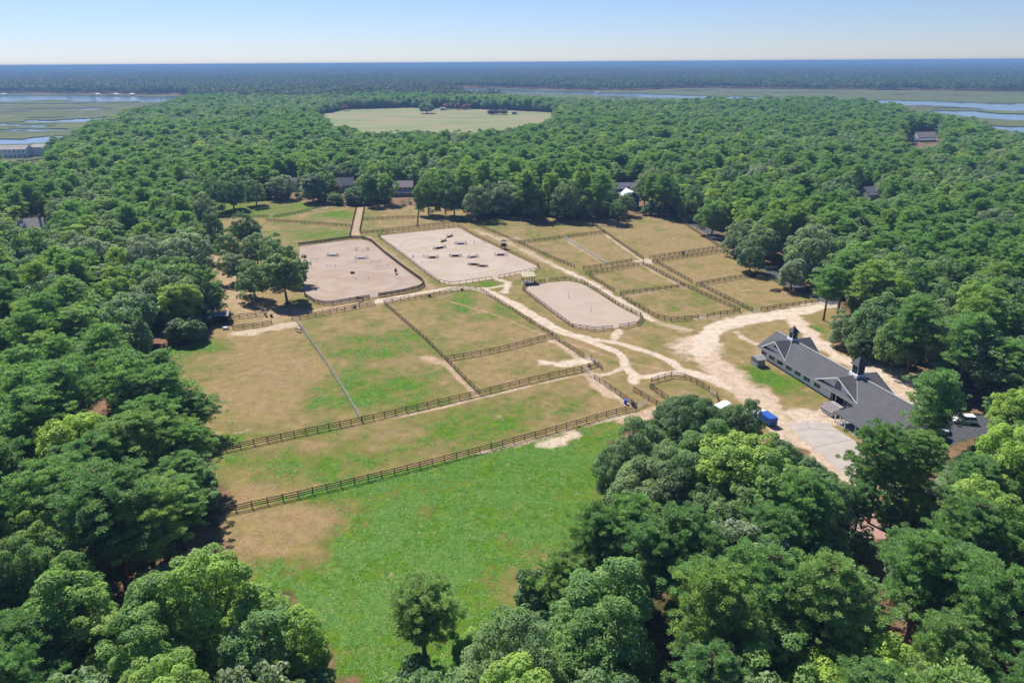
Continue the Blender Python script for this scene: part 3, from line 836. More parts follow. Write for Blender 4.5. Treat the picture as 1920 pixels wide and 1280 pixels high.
# spots that stay in view: x0, y0, x1, y1, distance up to which a tree may not cover them
SEEN = [(4,264,80,300,900),(1706,244,1756,272,950),(1164,348,1196,402,405),(736,336,776,372,440),(630,331,664,350,450),(535,330,558,350,450),(50,408,82,428,420),
        (1415,590,1720,870,170),(1760,765,1840,815,150),(1290,415,1372,460,400),
        (395,470,440,600,230),(1596,800,1700,985,99),(1620,360,1645,372,500),(1150,335,1195,352,430),(1690,800,1790,840,130),(1330,750,1380,775,140),(1418,770,1450,800,140)]
TREES = []            # kind, x, y, h, r, hand placed
def top(kind, px, py, h, r):
    g = G(px, py, h * .97); TREES.append((kind, g[0], g[1], h, r, 1))
def base(kind, px, py, h, r):
    g = G(px, py); TREES.append((kind, g[0], g[1], h, r, 1))
for a in [("oak",455,402,14,6.5),("oak",422,436,12,5.5),("oak",476,440,13,6.5),("oak",522,450,14,7.2),("oak",437,474,11,5.5),("broad",527,474,17,6.6),("oak",470,492,13,6),("oak",553,484,10,4.5),
    ("oak",312,366,19,9.5),("oak",366,371,18,8),("oak",394,396,15,5),("greyoak",335,447,18,10),("greyoak",262,452,18,8),("greyoak",180,448,18,10),("oak",372,505,15,7),("oak",300,512,16,7.5),
    ("broad",228,548,16,8),("oak",112,520,18,9),("oak",40,440,18,9),("oak",130,452,17,8),("pine",187,612,19,6),("pine",290,660,13,4.6),("pine",295,690,15,6),("pine",362,738,10,5),("pine",275,745,17,6.2),
    ("pine",237,777,18,7),("pine",345,800,13,5),("pine",170,822,17,6.5),("pine",325,857,12,5.5),("lime",112,775,17,6.5),("pine",62,725,18,7),("pine",187,887,20,8.5),("pine",255,915,17,7),
    ("pine",320,905,13,5.5),("pine",85,872,18,7),("lime",380,1064,16,6.6),("broad",290,1090,14,6),("lime",485,1112,13,5),("broad",110,1088,16,6.2),("broad",470,1172,12,5.8),("lime",556,1172,11,4.2),
    ("pine",35,1165,15,5.5),("broad",240,1165,11,5.5),("pine",120,672,17,6),("pine",40,655,18,6),("pine",215,655,16,6),
    ("cedar",1009,1080,8,3.2),("lime",884,1190,5.5,3),("pine",1290,960,18,6),("pine",1225,985,17,5.5),("pine",1060,1040,13,4.2),
    ("oak",1300,746,13,7.5),("oak",1388,758,11,4.8),("oak",1222,806,14,7.2),("lime",1388,818,18,8),("broad",1325,806,15,6),("oak",1490,842,13,6.5),("oak",1550,900,11,5.5),("oak",1232,862,14,8),
    ("broad",1460,890,15,7),("oak",1395,910,13,7),("oak",1320,880,13,7),("oak",1160,850,11,4.5),
    ("oak",1592,592,9,5),("oak",1640,578,13,6.5),("oak",1690,610,12,6),("oak",1620,625,7,4.2),("pine",1590,472,20,6),("pine",1645,492,20,7),("pine",1560,500,17,5),("oak",1532,432,19,9),("greyoak",1490,490,10,5.2),
    ("oak",1440,428,14,7),("oak",1412,452,12,5.5),("oak",1385,420,13,6),("oak",1340,380,15,7),("pine",1830,590,20,6),("pine",1730,560,20,7),
    ("pine",962,298,27,7),("pine",1012,296,27,7),("pine",1052,302,26,6.5),("pine",905,302,26,6.5),("pine",868,312,24,6),("pine",1092,312,25,6),("pine",1128,322,24,6),("pine",832,318,23,6),
    ("pine",985,320,24,6),("pine",1035,325,22,6),("greyoak",945,346,16,9),("oak",1172,364,11,5),("oak",1160,380,8,5),("greyoak",525,332,13,7.5),("broad",582,322,17,8.5),("broad",692,325,18,5),("broad",722,328,16.5,5.8),
    ("oak",800,330,20,7),("oak",662,352,9,6.5),("oak",430,330,18,7.5),("oak",475,338,14,6.5),("oak",1212,322,19,7),("oak",1258,336,18,6.5),("oak",1300,352,16,7),("oak",850,340,18,7),("oak",1000,345,18,7),
    ("oak",1060,345,18,8),("oak",1110,350,16,7),("oak",895,345,18,7),("pine",1245,325,22,5),("oak",395,335,18,8),("oak",905,370,10,5),("oak",1075,370,10,5),("oak",1130,372,9,5),("lime",1918,722,16,4.8),("lime",1905,830,17,6),("lime",1850,930,16,6),("lime",1560,1215,14,5.5),("lime",1690,1240,13,5.5),("greyoak",1390,1010,14,7),("greyoak",1590,300,16,8),("greyoak",1420,315,16,8),("greyoak",1880,400,17,9),("lime",1480,250,15,7),("lime",570,305,17,6),("lime",500,208,17,8)]:
    top(*a)
for a in [("pine",1628,980,18.5,5.2),("pine",1730,872,20,5.0),("pine",797,1243,13,5),("pine",1115,1143,17,4.6),("pine",1143,1140,16,4.2),("pine",1181,1127,17.5,4.8),("pine",1600,1010,11,3.4),
    ("pine",1690,960,16,5),("oak",800,213,16,13),("broad",1890,1000,14,6),("pine",1795,1020,16,5)]:
    base(*a)
hx = np.array([[t[1], t[2], t[4]] for t in TREES])
WETP = [WET_L, WET_R]
rs = np.random.RandomState(4)
def jitter_grid(y0, y1, sp, slope=0.80, pad=45):
    out = []
    y = y0
    while y < y1:
        xm = slope * y + pad
        xs = np.arange(-xm, xm, sp)
        out.append(np.stack([xs + rs.uniform(-.42, .42, len(xs)) * sp, y + rs.uniform(-.42, .42, len(xs)) * sp], -1))
        y += sp * .9
    return np.concatenate(out)
LOTS = [(G(42,294), 14), (G(1730,266), 15), (G(1180,390), 13), (G(757,368), 10), (G(648,362), 9), (G(545,360), 8), (G(65,440), 8), (G(1170,362), 8)]
def allowed(x, y, margin):
    ok = ~inpoly(x, y, CLEAR) & ~inpoly(x, y, WET_L) & ~inpoly(x, y, WET_R) & ~inpoly(x, y, FIELD_FAR)
    ok &= pldist(x, y, CLEAR + [CLEAR[0]]) > margin
    ok &= pldist(x, y, ASPHALT) > 5.5
    for c, r in LOTS:
        ok &= np.hypot(x - c[0], y - c[1]) > r
    return ok
VISW = [[(0,174),(350,180),(255,197),(235,206),(152,230),(138,248),(75,260),(-60,268),(-300,268),(-300,174)], [(1690,188),(2200,186),(2200,246),(1885,246),(1832,222),(1700,202)],
    [(850,163),(1270,179),(1280,187),(1130,184),(1000,179),(860,171)], [(632,214),(640,205),(760,202),(1000,208),(1036,214),(1030,222),(960,237),(850,243),(700,245),(645,232)]]
def covers(x, y, h, r):
    """would these crowns hide something the place shows?"""
    x, y, h, r = [np.atleast_1d(np.asarray(v, float)) for v in (x, y, h, r)]
    pts = []
    for dx, k in ((0, 1.02), (-.75, .85), (.75, .85), (-1, .65), (1, .65)):
        q = np.stack([x + dx * r, y, h * k - CAM_H], -1)
        w = q @ _F
        pts.append((960 + FPX * (q @ _R) / w, 640 - FPX * (q @ _U) / w))
    bad = np.zeros(len(x), bool)
    for poly in [VIS] + VISW:
        for p in pts:
            bad |= inpoly(p[0], p[1], poly)
    q = np.stack([x, y, h * .3 - CAM_H], -1)
    by = 640 - FPX * (q @ _U) / (q @ _F)
    lx, rx, ty = pts[3][0], pts[4][0], pts[0][1]
    for x0, y0, x1, y1, ym in SEEN:
        bad |= (y < ym) & (rx > x0) & (lx < x1) & (ty < y1) & (by > y0)
    return bad
NEAR = jitter_grid(46, 470, 8.8)
okn = allowed(NEAR[:, 0], NEAR[:, 1], 3.5)
mixn = fbm(NEAR[:, 0], NEAR[:, 1], 60, 3, 40)
for (x, y), ok, mn in zip(NEAR, okn, mixn):
    if not ok:
        continue
    k = rs.rand()
    pp = np.clip((mn - .36) * 2.4, .08, .75) + (.15 if (x < -40 and y < 180) else 0)
    kind = "pine" if k < pp else ("broad" if k < pp + (1 - pp) * .42 else "oak")
    if kind == "broad" and rs.rand() < .13:
        kind = "lime"
    if kind == "oak" and rs.rand() < .16:
        kind = "greyoak"
    if kind == "pine":
        h, r = rs.uniform(15, 21), rs.uniform(4.4, 6.2)
    elif kind in ("broad", "lime"):
        h, r = rs.uniform(12.5, 18), rs.uniform(4.6, 6.8)
    else:
        h, r = rs.uniform(11, 16.5), rs.uniform(5.2, 8.2)
    if (np.hypot(hx[:, 0] - x, hx[:, 1] - y) < 0.62 * (hx[:, 2] + r) * .75).any():
        continue
    if covers(x, y, h, r):
        if not covers(x, y, h * .55, r * .7) and rs.rand() < .8:
            h *= .55; r *= .7
        else:
            continue
    TREES.append((kind, x, y, h, r, 0))
def seen_size(t):
    kind, x, y, h, r, hand = t
    cx, cy3 = PX((x, y, h * .72))
    d = math.sqrt(x * x + y * y + (CAM_H - h * .7) ** 2)
    if cx < -60 or cx > 1980 or cy3 < 60 or cy3 > 1330:
        return 0
    s = (r / d) ** 2 * (h / r) ** .5
    if cx < 0 or cx > 1920 or cy3 > 1275:
        s *= .25
    return s + (1e-3 if hand else 0)
order = sorted(range(len(TREES)), key=lambda i: -seen_size(TREES[i]))
singles = [TREES[i] for i in order[:300]]
rest = [TREES[i] for i in order[300:]]

LANDMARKS = [("the white barn", 1550, 700), ("the dark run-in shed", 418, 598), ("the blue house", 1180, 372), ("the tan house", 755, 352), ("the white house by the marsh", 40, 282),
    ("the house in the right wood", 1730, 258), ("the lone oak in the far pasture", 800, 203), ("the left end of the nearest fence", 412, 962), ("the left end of the second fence", 400, 850),
    ("the white car under the trees", 1805, 787), ("the grey horse", 560, 620), ("the paved road", 1335, 437), ("the gate on the drive", 1555, 572), ("the green field's lower tip", 640, 1270),
    ("the bottom right corner of the picture", 1920, 1280), ("the bottom left corner of the picture", 0, 1280), ("the middle of the bottom edge", 1200, 1280), ("the middle of the left edge", 0, 640),
    ("the middle of the right edge", 1920, 640), ("the blue truck", 1433, 782), ("the small round pen", 1275, 735), ("the top of the paddock lane", 678, 382), ("the dirt mound", 1455, 545), ("the big riding arena", 850, 480)]
RANK = ["nearest", "second nearest", "third nearest", "fourth nearest", "fifth nearest", "sixth nearest", "seventh nearest", "eighth nearest", "ninth nearest", "tenth nearest",
    "eleventh nearest", "twelfth nearest", "thirteenth nearest", "fourteenth nearest", "fifteenth nearest", "sixteenth nearest", "seventeenth nearest", "eighteenth nearest"]
KWORD = {"oak": ("live_oak", "spreading oak", "oak"), "broad": ("broadleaf_tree", "leafy tree", "tree"), "pine": ("pine_tree", "tall pine", "pine"), "lime": ("broadleaf_tree", "bright yellow-green tree", "tree"), "greyoak": ("live_oak", "silvery green oak", "oak"), "cedar": ("cedar_tree", "small dark cedar", "cedar")}
def tree_labels(ts):
    buckets = {}
    for i, t in enumerate(ts):
        cx, cy3 = PX((t[1], t[2], t[3] * .72))
        best = min(range(len(LANDMARKS)), key=lambda j: math.hypot(LANDMARKS[j][1] - cx, LANDMARKS[j][2] - cy3))
        dx, dy = cx - LANDMARKS[best][1], cy3 - LANDMARKS[best][2]
        side = ("right of" if dx > 0 else "left of") if abs(dx) > abs(dy) else ("below" if dy > 0 else "above")
        buckets.setdefault((t[0], best, side), []).append((math.hypot(dx, dy), i))
    lab = {}
    for (kind, b, side), L in buckets.items():
        L.sort()
        for n, (_, i) in enumerate(L):
            rk = RANK[min(n, len(RANK) - 1)]
            lab[i] = f"{KWORD[kind][1]}, {rk} {side} {LANDMARKS[b][0]}"
    return lab
lab = tree_labels(singles)
prs = random.Random(11)
for i, (kind, x, y, h, r, hand) in enumerate(singles):
    d = math.hypot(x, y)
    key = kind + "_near" if (d < 135 and kind + "_near" in PROTO) else kind
    tm, cm, r0, h0 = prs.choice(PROTO[key])
    nm, _, cat = KWORD[kind]
    if i == 0:
        pass
    e = thing(nm, lab[i], cat, (x, y, 0), prs.uniform(0, 6.28), "trees of the woods and field edges")
    e.scale = (r / r0, r / r0, h / h0)
    obj("trunk", tm, e); obj("crown", cm, e)

# the woods beyond: one mass of countless trees
def gn_scatter(name, pts, idx, rot, scl, sources):
    """one object: instances of the source meshes on points"""
    src = bpy.data.collections.new(name + "_shapes")
    for k, ms in enumerate(sources):
        bm = bmesh.new()
        for mi, me in enumerate(ms):
            n0 = len(bm.faces)
            bm.from_mesh(me)
            bm.faces.ensure_lookup_table()
            for f in bm.faces[n0:]:
                f.material_index = mi
        j = bpy.data.meshes.new(name); bm.to_mesh(j); bm.free()
        for me in ms:
            j.materials.append(me.materials[0])
        o = bpy.data.objects.new("%02d_shape" % k, j)
        src.objects.link(o)
    me = bpy.data.meshes.new(name)
    me.vertices.add(len(pts)); me.vertices.foreach_set("co", np.asarray(pts, np.float32).ravel())
    for an, ty, dat, key in (("pick", 'INT', np.asarray(idx, np.int32), "value"), ("turn", 'FLOAT', np.asarray(rot, np.float32), "value"), ("size", 'FLOAT_VECTOR', np.asarray(scl, np.float32).ravel(), "vector")):
        a = me.attributes.new(an, ty, 'POINT'); a.data.foreach_set(key, dat)
    o = obj(name, me, None, kind="stuff")
    ng = bpy.data.node_groups.new(name, 'GeometryNodeTree')
    ng.interface.new_socket("Geometry", in_out='INPUT', socket_type='NodeSocketGeometry')
    ng.interface.new_socket("Geometry", in_out='OUTPUT', socket_type='NodeSocketGeometry')
    gi = ng.nodes.new("NodeGroupInput"); go = ng.nodes.new("NodeGroupOutput")
    ci = ng.nodes.new("GeometryNodeCollectionInfo")
    ci.inputs[0].default_value = src; ci.inputs[1].default_value = True; ci.inputs[2].default_value = True
    ip = ng.nodes.new("GeometryNodeInstanceOnPoints")
    ip.inputs["Pick Instance"].default_value = True
    def named(nm2, ty):
        n = ng.nodes.new("GeometryNodeInputNamedAttribute"); n.data_type = ty; n.inputs[0].default_value = nm2
        return n.outputs[0]
    cx = ng.nodes.new("ShaderNodeCombineXYZ")
    ng.links.new(named("turn", 'FLOAT'), cx.inputs[2])
    ng.links.new(gi.outputs[0], ip.inputs["Points"]); ng.links.new(ci.outputs[0], ip.inputs["Instance"])
    ng.links.new(named("pick", 'INT'), ip.inputs["Instance Index"])
    e2r = ng.nodes.new("FunctionNodeEulerToRotation"); ng.links.new(cx.outputs[0], e2r.inputs[0])
    ng.links.new(e2r.outputs[0], ip.inputs["Rotation"])
    ng.links.new(named("size", 'FLOAT_VECTOR'), ip.inputs["Scale"])
    ng.links.new(ip.outputs[0], go.inputs[0])
    md = o.modifiers.new("scatter", 'NODES'); md.node_group = ng
    return o
kinds = ["oak", "broad", "pine", "cedar", "lime", "greyoak"]
flat_src, start = [], {}
for k in kinds:
    start[k] = len(flat_src)
    flat_src += [(p[0], p[1]) for p in PROTO[k]]
P, I, Rr, S = [], [], [], []
def push(kind, x, y, h, r):
    q = prs.randrange(len(PROTO[kind]))
    _, _, r0, h0 = PROTO[kind][q]
    P.append((x, y, 0)); I.append(start[kind] + q); Rr.append(prs.uniform(0, 6.28)); S.append((r / r0, r / r0, h / h0))
for t in rest:
    if PX((t[1], t[2], t[3]))[1] < 1500:
        push(*t[:5])
# undergrowth close in
UND = jitter_grid(50, 300, 6.5)
for (x, y), ok in zip(UND, allowed(UND[:, 0], UND[:, 1], 2.0)):
    h = rs.uniform(2.5, 6)
    if ok and rs.rand() < .45 and not covers(x, y, h, h * .5):
        push("cedar" if rs.rand() < .5 else "broad", x, y, h, h * .5)
MID = jitter_grid(470, 1500, 9.5, .76, 20)
okm = allowed(MID[:, 0], MID[:, 1], 2.0)
mm = fbm(MID[:, 0], MID[:, 1], 120, 3, 44)
sel = okm & (rs.rand(len(MID)) > .05)
MX, MY, mm = MID[sel, 0], MID[sel, 1], mm[sel]
kk = rs.rand(len(MX)); pp = np.clip((mm - .40) * 2.4, .04, .6)
kd = np.where(kk < pp, 2, np.where(kk < pp + (1 - pp) * .4, 1, 0))
kd = np.where((kd == 1) & (rs.rand(len(MX)) < .12), 4, np.where((kd == 0) & (rs.rand(len(MX)) < .2), 5, kd))
u1, u2 = rs.rand(len(MX)), rs.rand(len(MX))
mh = np.choose(kd, [11 + 5.5 * u1, 12 + 6 * u1, 16 + 5 * u1, 9 + u1, 12 + 6 * u1, 11 + 5 * u1]); mr = np.choose(kd, [6 + 3 * u2, 5 + 2.4 * u2, 4.8 + 1.8 * u2, 3 + u2, 5 + 2.4 * u2, 6 + 3 * u2])
mr = mr * 1.15
bad = covers(MX, MY, mh, mr)
mh = np.where(bad, mh * .45, mh); mr = np.where(bad, mr * .6, mr)
bad = bad & covers(MX, MY, mh, mr)
for x, y, k, h, r in zip(MX[~bad], MY[~bad], kd[~bad], mh[~bad], mr[~bad]):
    push(kinds[k], x, y, h, r)
# bushy wood edges
CB = np.array(CLEAR + [CLEAR[0]])
for a_, b_ in zip(CB[:-1], CB[1:]):
    n_ = np.array([b_[1] - a_[1], a_[0] - b_[0]]); L_ = np.hypot(*n_); n_ = n_ / L_
    if a_[1] < 95 or inpoly(np.array((a_[0] + b_[0]) / 2 + n_[0]), np.array((a_[1] + b_[1]) / 2 + n_[1]), CLEAR):
        n_ = -n_
    for _i in range(int(L_ / 2.4)):
        p_ = a_ + (b_ - a_) * rs.rand() + n_ * rs.uniform(1.0, 7)
        h = rs.uniform(2.0, 6.5)
        if not covers(p_[0], p_[1], h, h * .5)[0] and allowed(np.array([p_[0]]), np.array([p_[1]]), .5)[0]:
            push(["cedar", "broad", "oak"][rs.randint(3)], p_[0], p_[1], h, h * .55)
gn_scatter("forest", P, I, Rr, S, flat_src)

# far woods: stands of trees out to the skyline
def stand(seed, size, ntree, hr, rr, nleaf, leaf, mat):
    r_ = np.random.RandomState(seed)
    cs = r_.uniform(-size / 2, size / 2, (ntree, 2))
    hh = r_.uniform(*hr, ntree); rad = r_.uniform(*rr, ntree)
    k = np.repeat(np.arange(ntree), nleaf)
    n = len(k)
    z = r_.uniform(-.25, 1, n); ph = r_.uniform(0, 6.283, n); q = np.sqrt(np.maximum(0, 1 - z * z))
    D = np.stack([q * np.cos(ph), q * np.sin(ph), z], -1)
    jit = r_.uniform(.8, 1.08, n)[:, None]
    C = np.stack([cs[k, 0], cs[k, 1], hh[k] * .55], -1) + D * jit * np.stack([rad[k], rad[k], hh[k] * .45], -1)
    N = D + r_.randn(n, 3) * .55
    tint = .65 * r_.rand(ntree)[k] + .35 * r_.rand(n)
    return leaf_mesh("stand", C, N, leaf, r_, mat, tint, .8)
ST = [stand(200, 64, 34, (12, 19), (4.5, 7.5), 90, 1.25, LEAF_FAR_SHADED), stand(201, 64, 36, (12, 20), (4.2, 7), 90, 1.25, LEAF_FAR_SHADED), stand(202, 64, 42, (15, 22), (3.6, 5.4), 80, 1.2, LEAF_FAR_SHADED)]
FARP = jitter_grid(1500, 4600, 50, .74, 60)
okf = allowed(FARP[:, 0], FARP[:, 1], 2.0)
for W_ in WETP:
    okf &= pldist(FARP[:, 0], FARP[:, 1], W_ + [W_[0]]) > 26
okf &= pldist(FARP[:, 0], FARP[:, 1], FIELD_FAR + [FIELD_FAR[0]]) > 26
ff = FARP[okf]
keep = ~covers(ff[:, 0], ff[:, 1], np.full(len(ff), 14.), np.full(len(ff), 20.))
ff = ff[keep]
pk = np.floor(np.clip(fbm(ff[:, 0], ff[:, 1], 500, 3, 51) * 5 - 1.1 + rs.uniform(-.5, .5, len(ff)), 0, 2.99)).astype(int)
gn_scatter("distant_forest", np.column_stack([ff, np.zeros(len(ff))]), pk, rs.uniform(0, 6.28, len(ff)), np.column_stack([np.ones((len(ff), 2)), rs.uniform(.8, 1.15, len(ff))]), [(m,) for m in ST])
ST2 = [stand(210 + i, 330, 520, (12, 21), (6, 11), 14, 4.2, m) for i, m in enumerate((LEAF_FAR_SHADED, LEAF_FAR_SHADED, LEAF_FAR_SHADED))]
HOR = jitter_grid(4600, 26000, 285, .74, 200)
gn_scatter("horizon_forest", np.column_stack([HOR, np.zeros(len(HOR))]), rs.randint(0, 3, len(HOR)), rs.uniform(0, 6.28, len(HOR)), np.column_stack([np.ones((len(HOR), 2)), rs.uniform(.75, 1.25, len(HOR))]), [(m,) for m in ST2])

# weeds and grass tussocks in the pastures
def tussock(seed, n, h, r, mat):
    q = np.random.RandomState(seed)
    c = np.column_stack([q.randn(n, 2) * r * .5, np.zeros(n)]); tip = c + np.column_stack([q.randn(n, 2) * r * .6, h * q.uniform(.5, 1, n)])
    sd = unit(q.randn(n, 3) * np.array([1, 1, 0])) * .05
    V = np.stack([c - sd, c + sd, tip + sd * .5, tip - sd * .5], 1).reshape(-1, 3)
    me = npmesh("tussock", V, np.arange(4 * n).reshape(-1, 4), [mat])
    a = me.attributes.new("tint", 'FLOAT', 'FACE'); a.data.foreach_set("value", q.rand(n).astype(np.float32))
    return me
LEAF_GRASS = leaf_material("grass_blades", [(0.0, (0.11, 0.30, 0.02)), (0.6, (0.17, 0.36, 0.03)), (1.0, (0.26, 0.36, 0.08))], .5)
cand = np.where((green > .5) & (forest < .4) & (sand < .3) & (Y < 230) & (Y > 62) & clear & ~(inpoly(X, Y, ARENA_A) | inpoly(X, Y, ARENA_B) | inpoly(X, Y, ARENA_C)))
wgt = green[cand] ** 5 * (0.3 + 1.6 * smooth(.5, .75, fbm(X[cand], Y[cand], 5, 3, 77)))
pick = rs.choice(len(cand[0]), 8000, p=wgt / wgt.sum())
gp = np.column_stack([X[cand][pick] + rs.uniform(-.4, .4, len(pick)), Y[cand][pick] + rs.uniform(-.4, .4, len(pick)), np.zeros(len(pick))])
gsz = rs.uniform(.5, 1.3, len(pick))
gn_scatter("grass", gp, rs.randint(0, 3, len(pick)), rs.uniform(0, 6.28, len(pick)), np.column_stack([gsz, gsz, gsz * rs.uniform(.6, 1.1, len(pick))]), [(tussock(300 + i, 34, .10, .46, LEAF_GRASS),) for i in range(3)])
# ------------------------------------------------------------------ fences
DARKWOOD = plain("creosoted_board", (0.040, 0.033, 0.028), 0.8, 0.4, 6, 0.3, 0.2)
GREYWOOD = plain("weathered_board", (0.50, 0.46, 0.41), 0.9, 0.3, 6, 0.3, 0.1)
MIDWOOD = plain("brown_board", (0.085, 0.068, 0.055), 0.9, 0.35, 6, 0.3, 0.1)
SILVER = plain("galvanised_steel", (0.45, 0.46, 0.48), 0.45, 0.1, 5, 0, 0.5, 0.6)
def _post_mesh(h, mat, w=.13):
    b = MB(); b.box((0, 0, h / 2 - .1), (w, w, h + .2)); return b.mesh("post", mat)
POSTM = {}
def fence(label, pts, rails=3, h=1.38, mat=DARKWOOD, sp=2.45, board=.15, near=None, group="board fences round the paddocks", name="board_fence", cat="fence"):
    P = [np.array(p, float) for p in (GL(pts))]
    c = np.mean(P, 0)
    if near is None:
        near = math.hypot(c[0], c[1]) < 205
    e = thing(name, label, cat, (P[0][0], P[0][1], 0), 0, group)
    o = P[0]
    posts, bays = [], []
    for a, b in zip(P[:-1], P[1:]):
        L = np.hypot(*(b - a)); n = max(1, int(round(L / sp)))
        for i in range(n):
            posts.append(a + (b - a) * i / n); bays.append((a + (b - a) * i / n, a + (b - a) * (i + 1) / n))
    posts.append(P[-1])
    zs = [h * (.30 + .63 * i / max(1, rails - 1)) if rails > 1 else h * .93 for i in range(rails)]
    frs = random.Random(len(pts) * 7 + int(o[0] * 3))
    if near:
        key = (h, mat.name)
        if key not in POSTM:
            POSTM[key] = _post_mesh(h, mat)
        cache = {}
        for q in posts:
            k = obj("post", POSTM[key], e); k.location = (q[0] - o[0], q[1] - o[1], 0)
            k.rotation_euler = (frs.uniform(-.03, .03), frs.uniform(-.03, .03), frs.uniform(-.1, .1)); k.scale.z = frs.uniform(.96, 1.05)
        for a, b in bays:
            d = b - a; L = float(np.hypot(*d)); nrm = np.array([d[1], -d[0]]) / L
            lk = round(L, 3)
            if lk not in cache:
                m = MB(); m.box((L / 2, 0, 0), (L + .04, .04, board)); cache[lk] = m.mesh("rail", mat)
            for z in zs:
                k = obj("rail", cache[lk], e)
                k.location = (a[0] - o[0] + nrm[0] * .088, a[1] - o[1] + nrm[1] * .088, z + frs.uniform(-.015, .015))
                k.rotation_euler = (0, frs.uniform(-.006, .006), math.atan2(d[1], d[0]))
    else:
        m = MB()
        for q in posts:
            m.box((q[0] - o[0], q[1] - o[1], h / 2 - .1), (.14, .14, h + .2), frs.uniform(0, 1))
        m.build("post", mat, e, kind="stuff")
        for z in zs:
            m = MB()
            for a, b in zip(P[:-1], P[1:]):
                d = b - a; L = np.hypot(*d); nrm = np.array([d[1], -d[0]]) / L * .09; u_ = d / L * .05
                a2, b2 = a - o + nrm - u_, b - o + nrm + u_
                m.bar((a2[0], a2[1], z), (b2[0], b2[1], z), .04, board)
            m.build("rail", mat, e)
    return e
def gate(label, a, b, w=None, z=1.25):
    """tubular farm gate between two ground points"""
    A, B = G(*a), G(*b)
    e = thing("field_gate", label, "gate", (A[0], A[1], 0), math.atan2(*(B - A)[::-1]), "tubular gates between the paddocks")
    L = float(np.hypot(*(B - A))) - .2
    m = MB()
    m.bar((.1, 0, .25), (.1, 0, z), .05); m.bar((.1 + L, 0, .25), (.1 + L, 0, z), .05)
    m.bar((.1, 0, z), (.1 + L, 0, z), .05); m.bar((.1, 0, .25), (.1 + L, 0, .25), .05)
    m.build("frame", SILVER, e)
    for i in range(3):
        m = MB(); zz = .5 + i * (z - .5) / 3.2
        m.bar((.1, 0, zz), (.1 + L, 0, zz), .035); m.build("bar", SILVER, e)
    m = MB(); m.bar((.1 + L / 2, 0.02, .25), (.1 + L / 2, 0.02, z), .04); m.build("brace", SILVER, e)
fence("nearest dark board fence along the top of the bright green field", [(352,980),(412.5,965),(560,932),(740,889),(900,848),(1062,803),(1137,781),(1191,767.5)])
fence("second dark board fence, running right from the left wood to the paddock corner", [(396,853),(424.7,845.6),(552,818),(679,791.5),(802,763),(900,740),(992,717),(1048,704),(1090,695.5)])
fence("short rails with a red bucket joining the second fence to the path corner", [(1090,694),(1117,686)])
fence("short stub of dark fence standing alone by the path fork", [(1108,674),(1129,694)])
fence("pale weathered fence slanting down from the grey horse to the second fence", [(556,603),(586,645),(618,691),(650,742),(678,789)], mat=GREYWOOD, board=.2)
fence("dark fence slanting down through the middle paddocks to the second fence", [(722.6,572),(760,605),(800,640),(834,674),(866,706),(897,738)], mat=MIDWOOD)
fence("dark cross fence between the trodden corner and the long track fence", [(836,676),(901,665),(954,654),(1035,633)])
fence("long dark fence beside the left half of the sandy track", [(548,601),(592,593),(632,585),(702,571.6)])
fence("long dark fence following the sandy track around the middle paddock", [(720,569),(767,562),(802,557),(846,547),(881,543),(902,545.5),(922,558.5),(962,583),(995,605),(1036,630),(1049,641),(1095,671.5)], near=True)
fence("dark fence down to the two blue buckets, beside bare pink soil", [(1114.6,711),(1154,737),(1193.7,766)])
fence("dark fence running into the oaks below the small round pen", [(1188,734),(1216,751),(1244.5,768)])
fence("dark rails around the small grass pen by the forked path", [(1252,752),(1219,729.5),(1221,718),(1258.6,707),(1284,710.5),(1306,721),(1329,734)], h=1.5)
fence("short dark fence at the right end of the small grass pen", [(1344,745),(1348,760)])
gate("silver gate at the corner of the second fence by the sandy patch", (1092,696.5), (1113,710))
gate("silver gate near the two blue buckets at the end of the nearest fence", (1196,766), (1213,756))
gate("silver gate at the right corner of the small grass pen", (1330,735), (1343,744))
gate("silver gate opening the small paddock towards the path fork", (1096,672), (1107,674))
AF = "solid grey board fence around the rosy sand arena"
fence("close-boarded fence along the far side of the rosy sand arena", [(560,461),(610,454.5),(659,447.5),(680.6,448.5)], 4, 1.4, MIDWOOD, board=.24, near=False)
fence("close-boarded fence down the right side of the rosy sand arena", [(681.5,448.7),(697,454),(721,475.5),(759,504.5),(792,528),(796,535)], 4, 1.4, MIDWOOD, board=.24, near=False)
fence("close-boarded fence right of the gate on the near side of the rosy arena", [(795.5,536),(786,542),(759,549),(710,557)], 4, 1.4, MIDWOOD, board=.24, near=False)
fence("curved close-boarded fence left of the gate on the near side of the rosy arena", [(693,560),(656,566),(624,571.6),(607,571.6),(588.6,567.5),(572,557),(566,525),(561,490)], 4, 1.4, MIDWOOD, board=.20, near=False)
gate("thin gate in the near side of the rosy sand arena", (694,559.8), (709,557.2))
fence("low rail fence along the far side of the pale jumping arena", [(712,447),(709,443),(716,440),(786,433.4),(859,425.3)], 2, 1.2, MIDWOOD, near=False)
fence("low rail fence along the upper right side of the pale jumping arena", [(860,425.4),(867.5,428),(889,442),(935,464),(951,472),(1008,497.5),(1011,503)], 2, 1.2, MIDWOOD, near=False)
fence("thin single-rail fence along the near right side of the pale jumping arena", [(1010.5,503.5),(1005,507.5),(935.4,522)], 1, 1.2, MIDWOOD, near=False)
fence("thin single-rail fence along the near left side of the pale jumping arena", [(922,524),(862,533),(843,534.4),(824,530)], 1, 1.2, MIDWOOD, near=False)
fence("low rail fence down the left side of the pale jumping arena", [(823.5,529.6),(800,514),(760,482),(712.5,447.4)], 2, 1.2, MIDWOOD, near=False)
fence("dark fence along the left side of the small raked arena", [(989,535),(980,544),(1033,584.5),(1073.6,614.3)], near=True)
fence("dark fence along the near left end of the small raked arena", [(1074.5,614.6),(1114,620.5),(1148,618.4)], near=True)
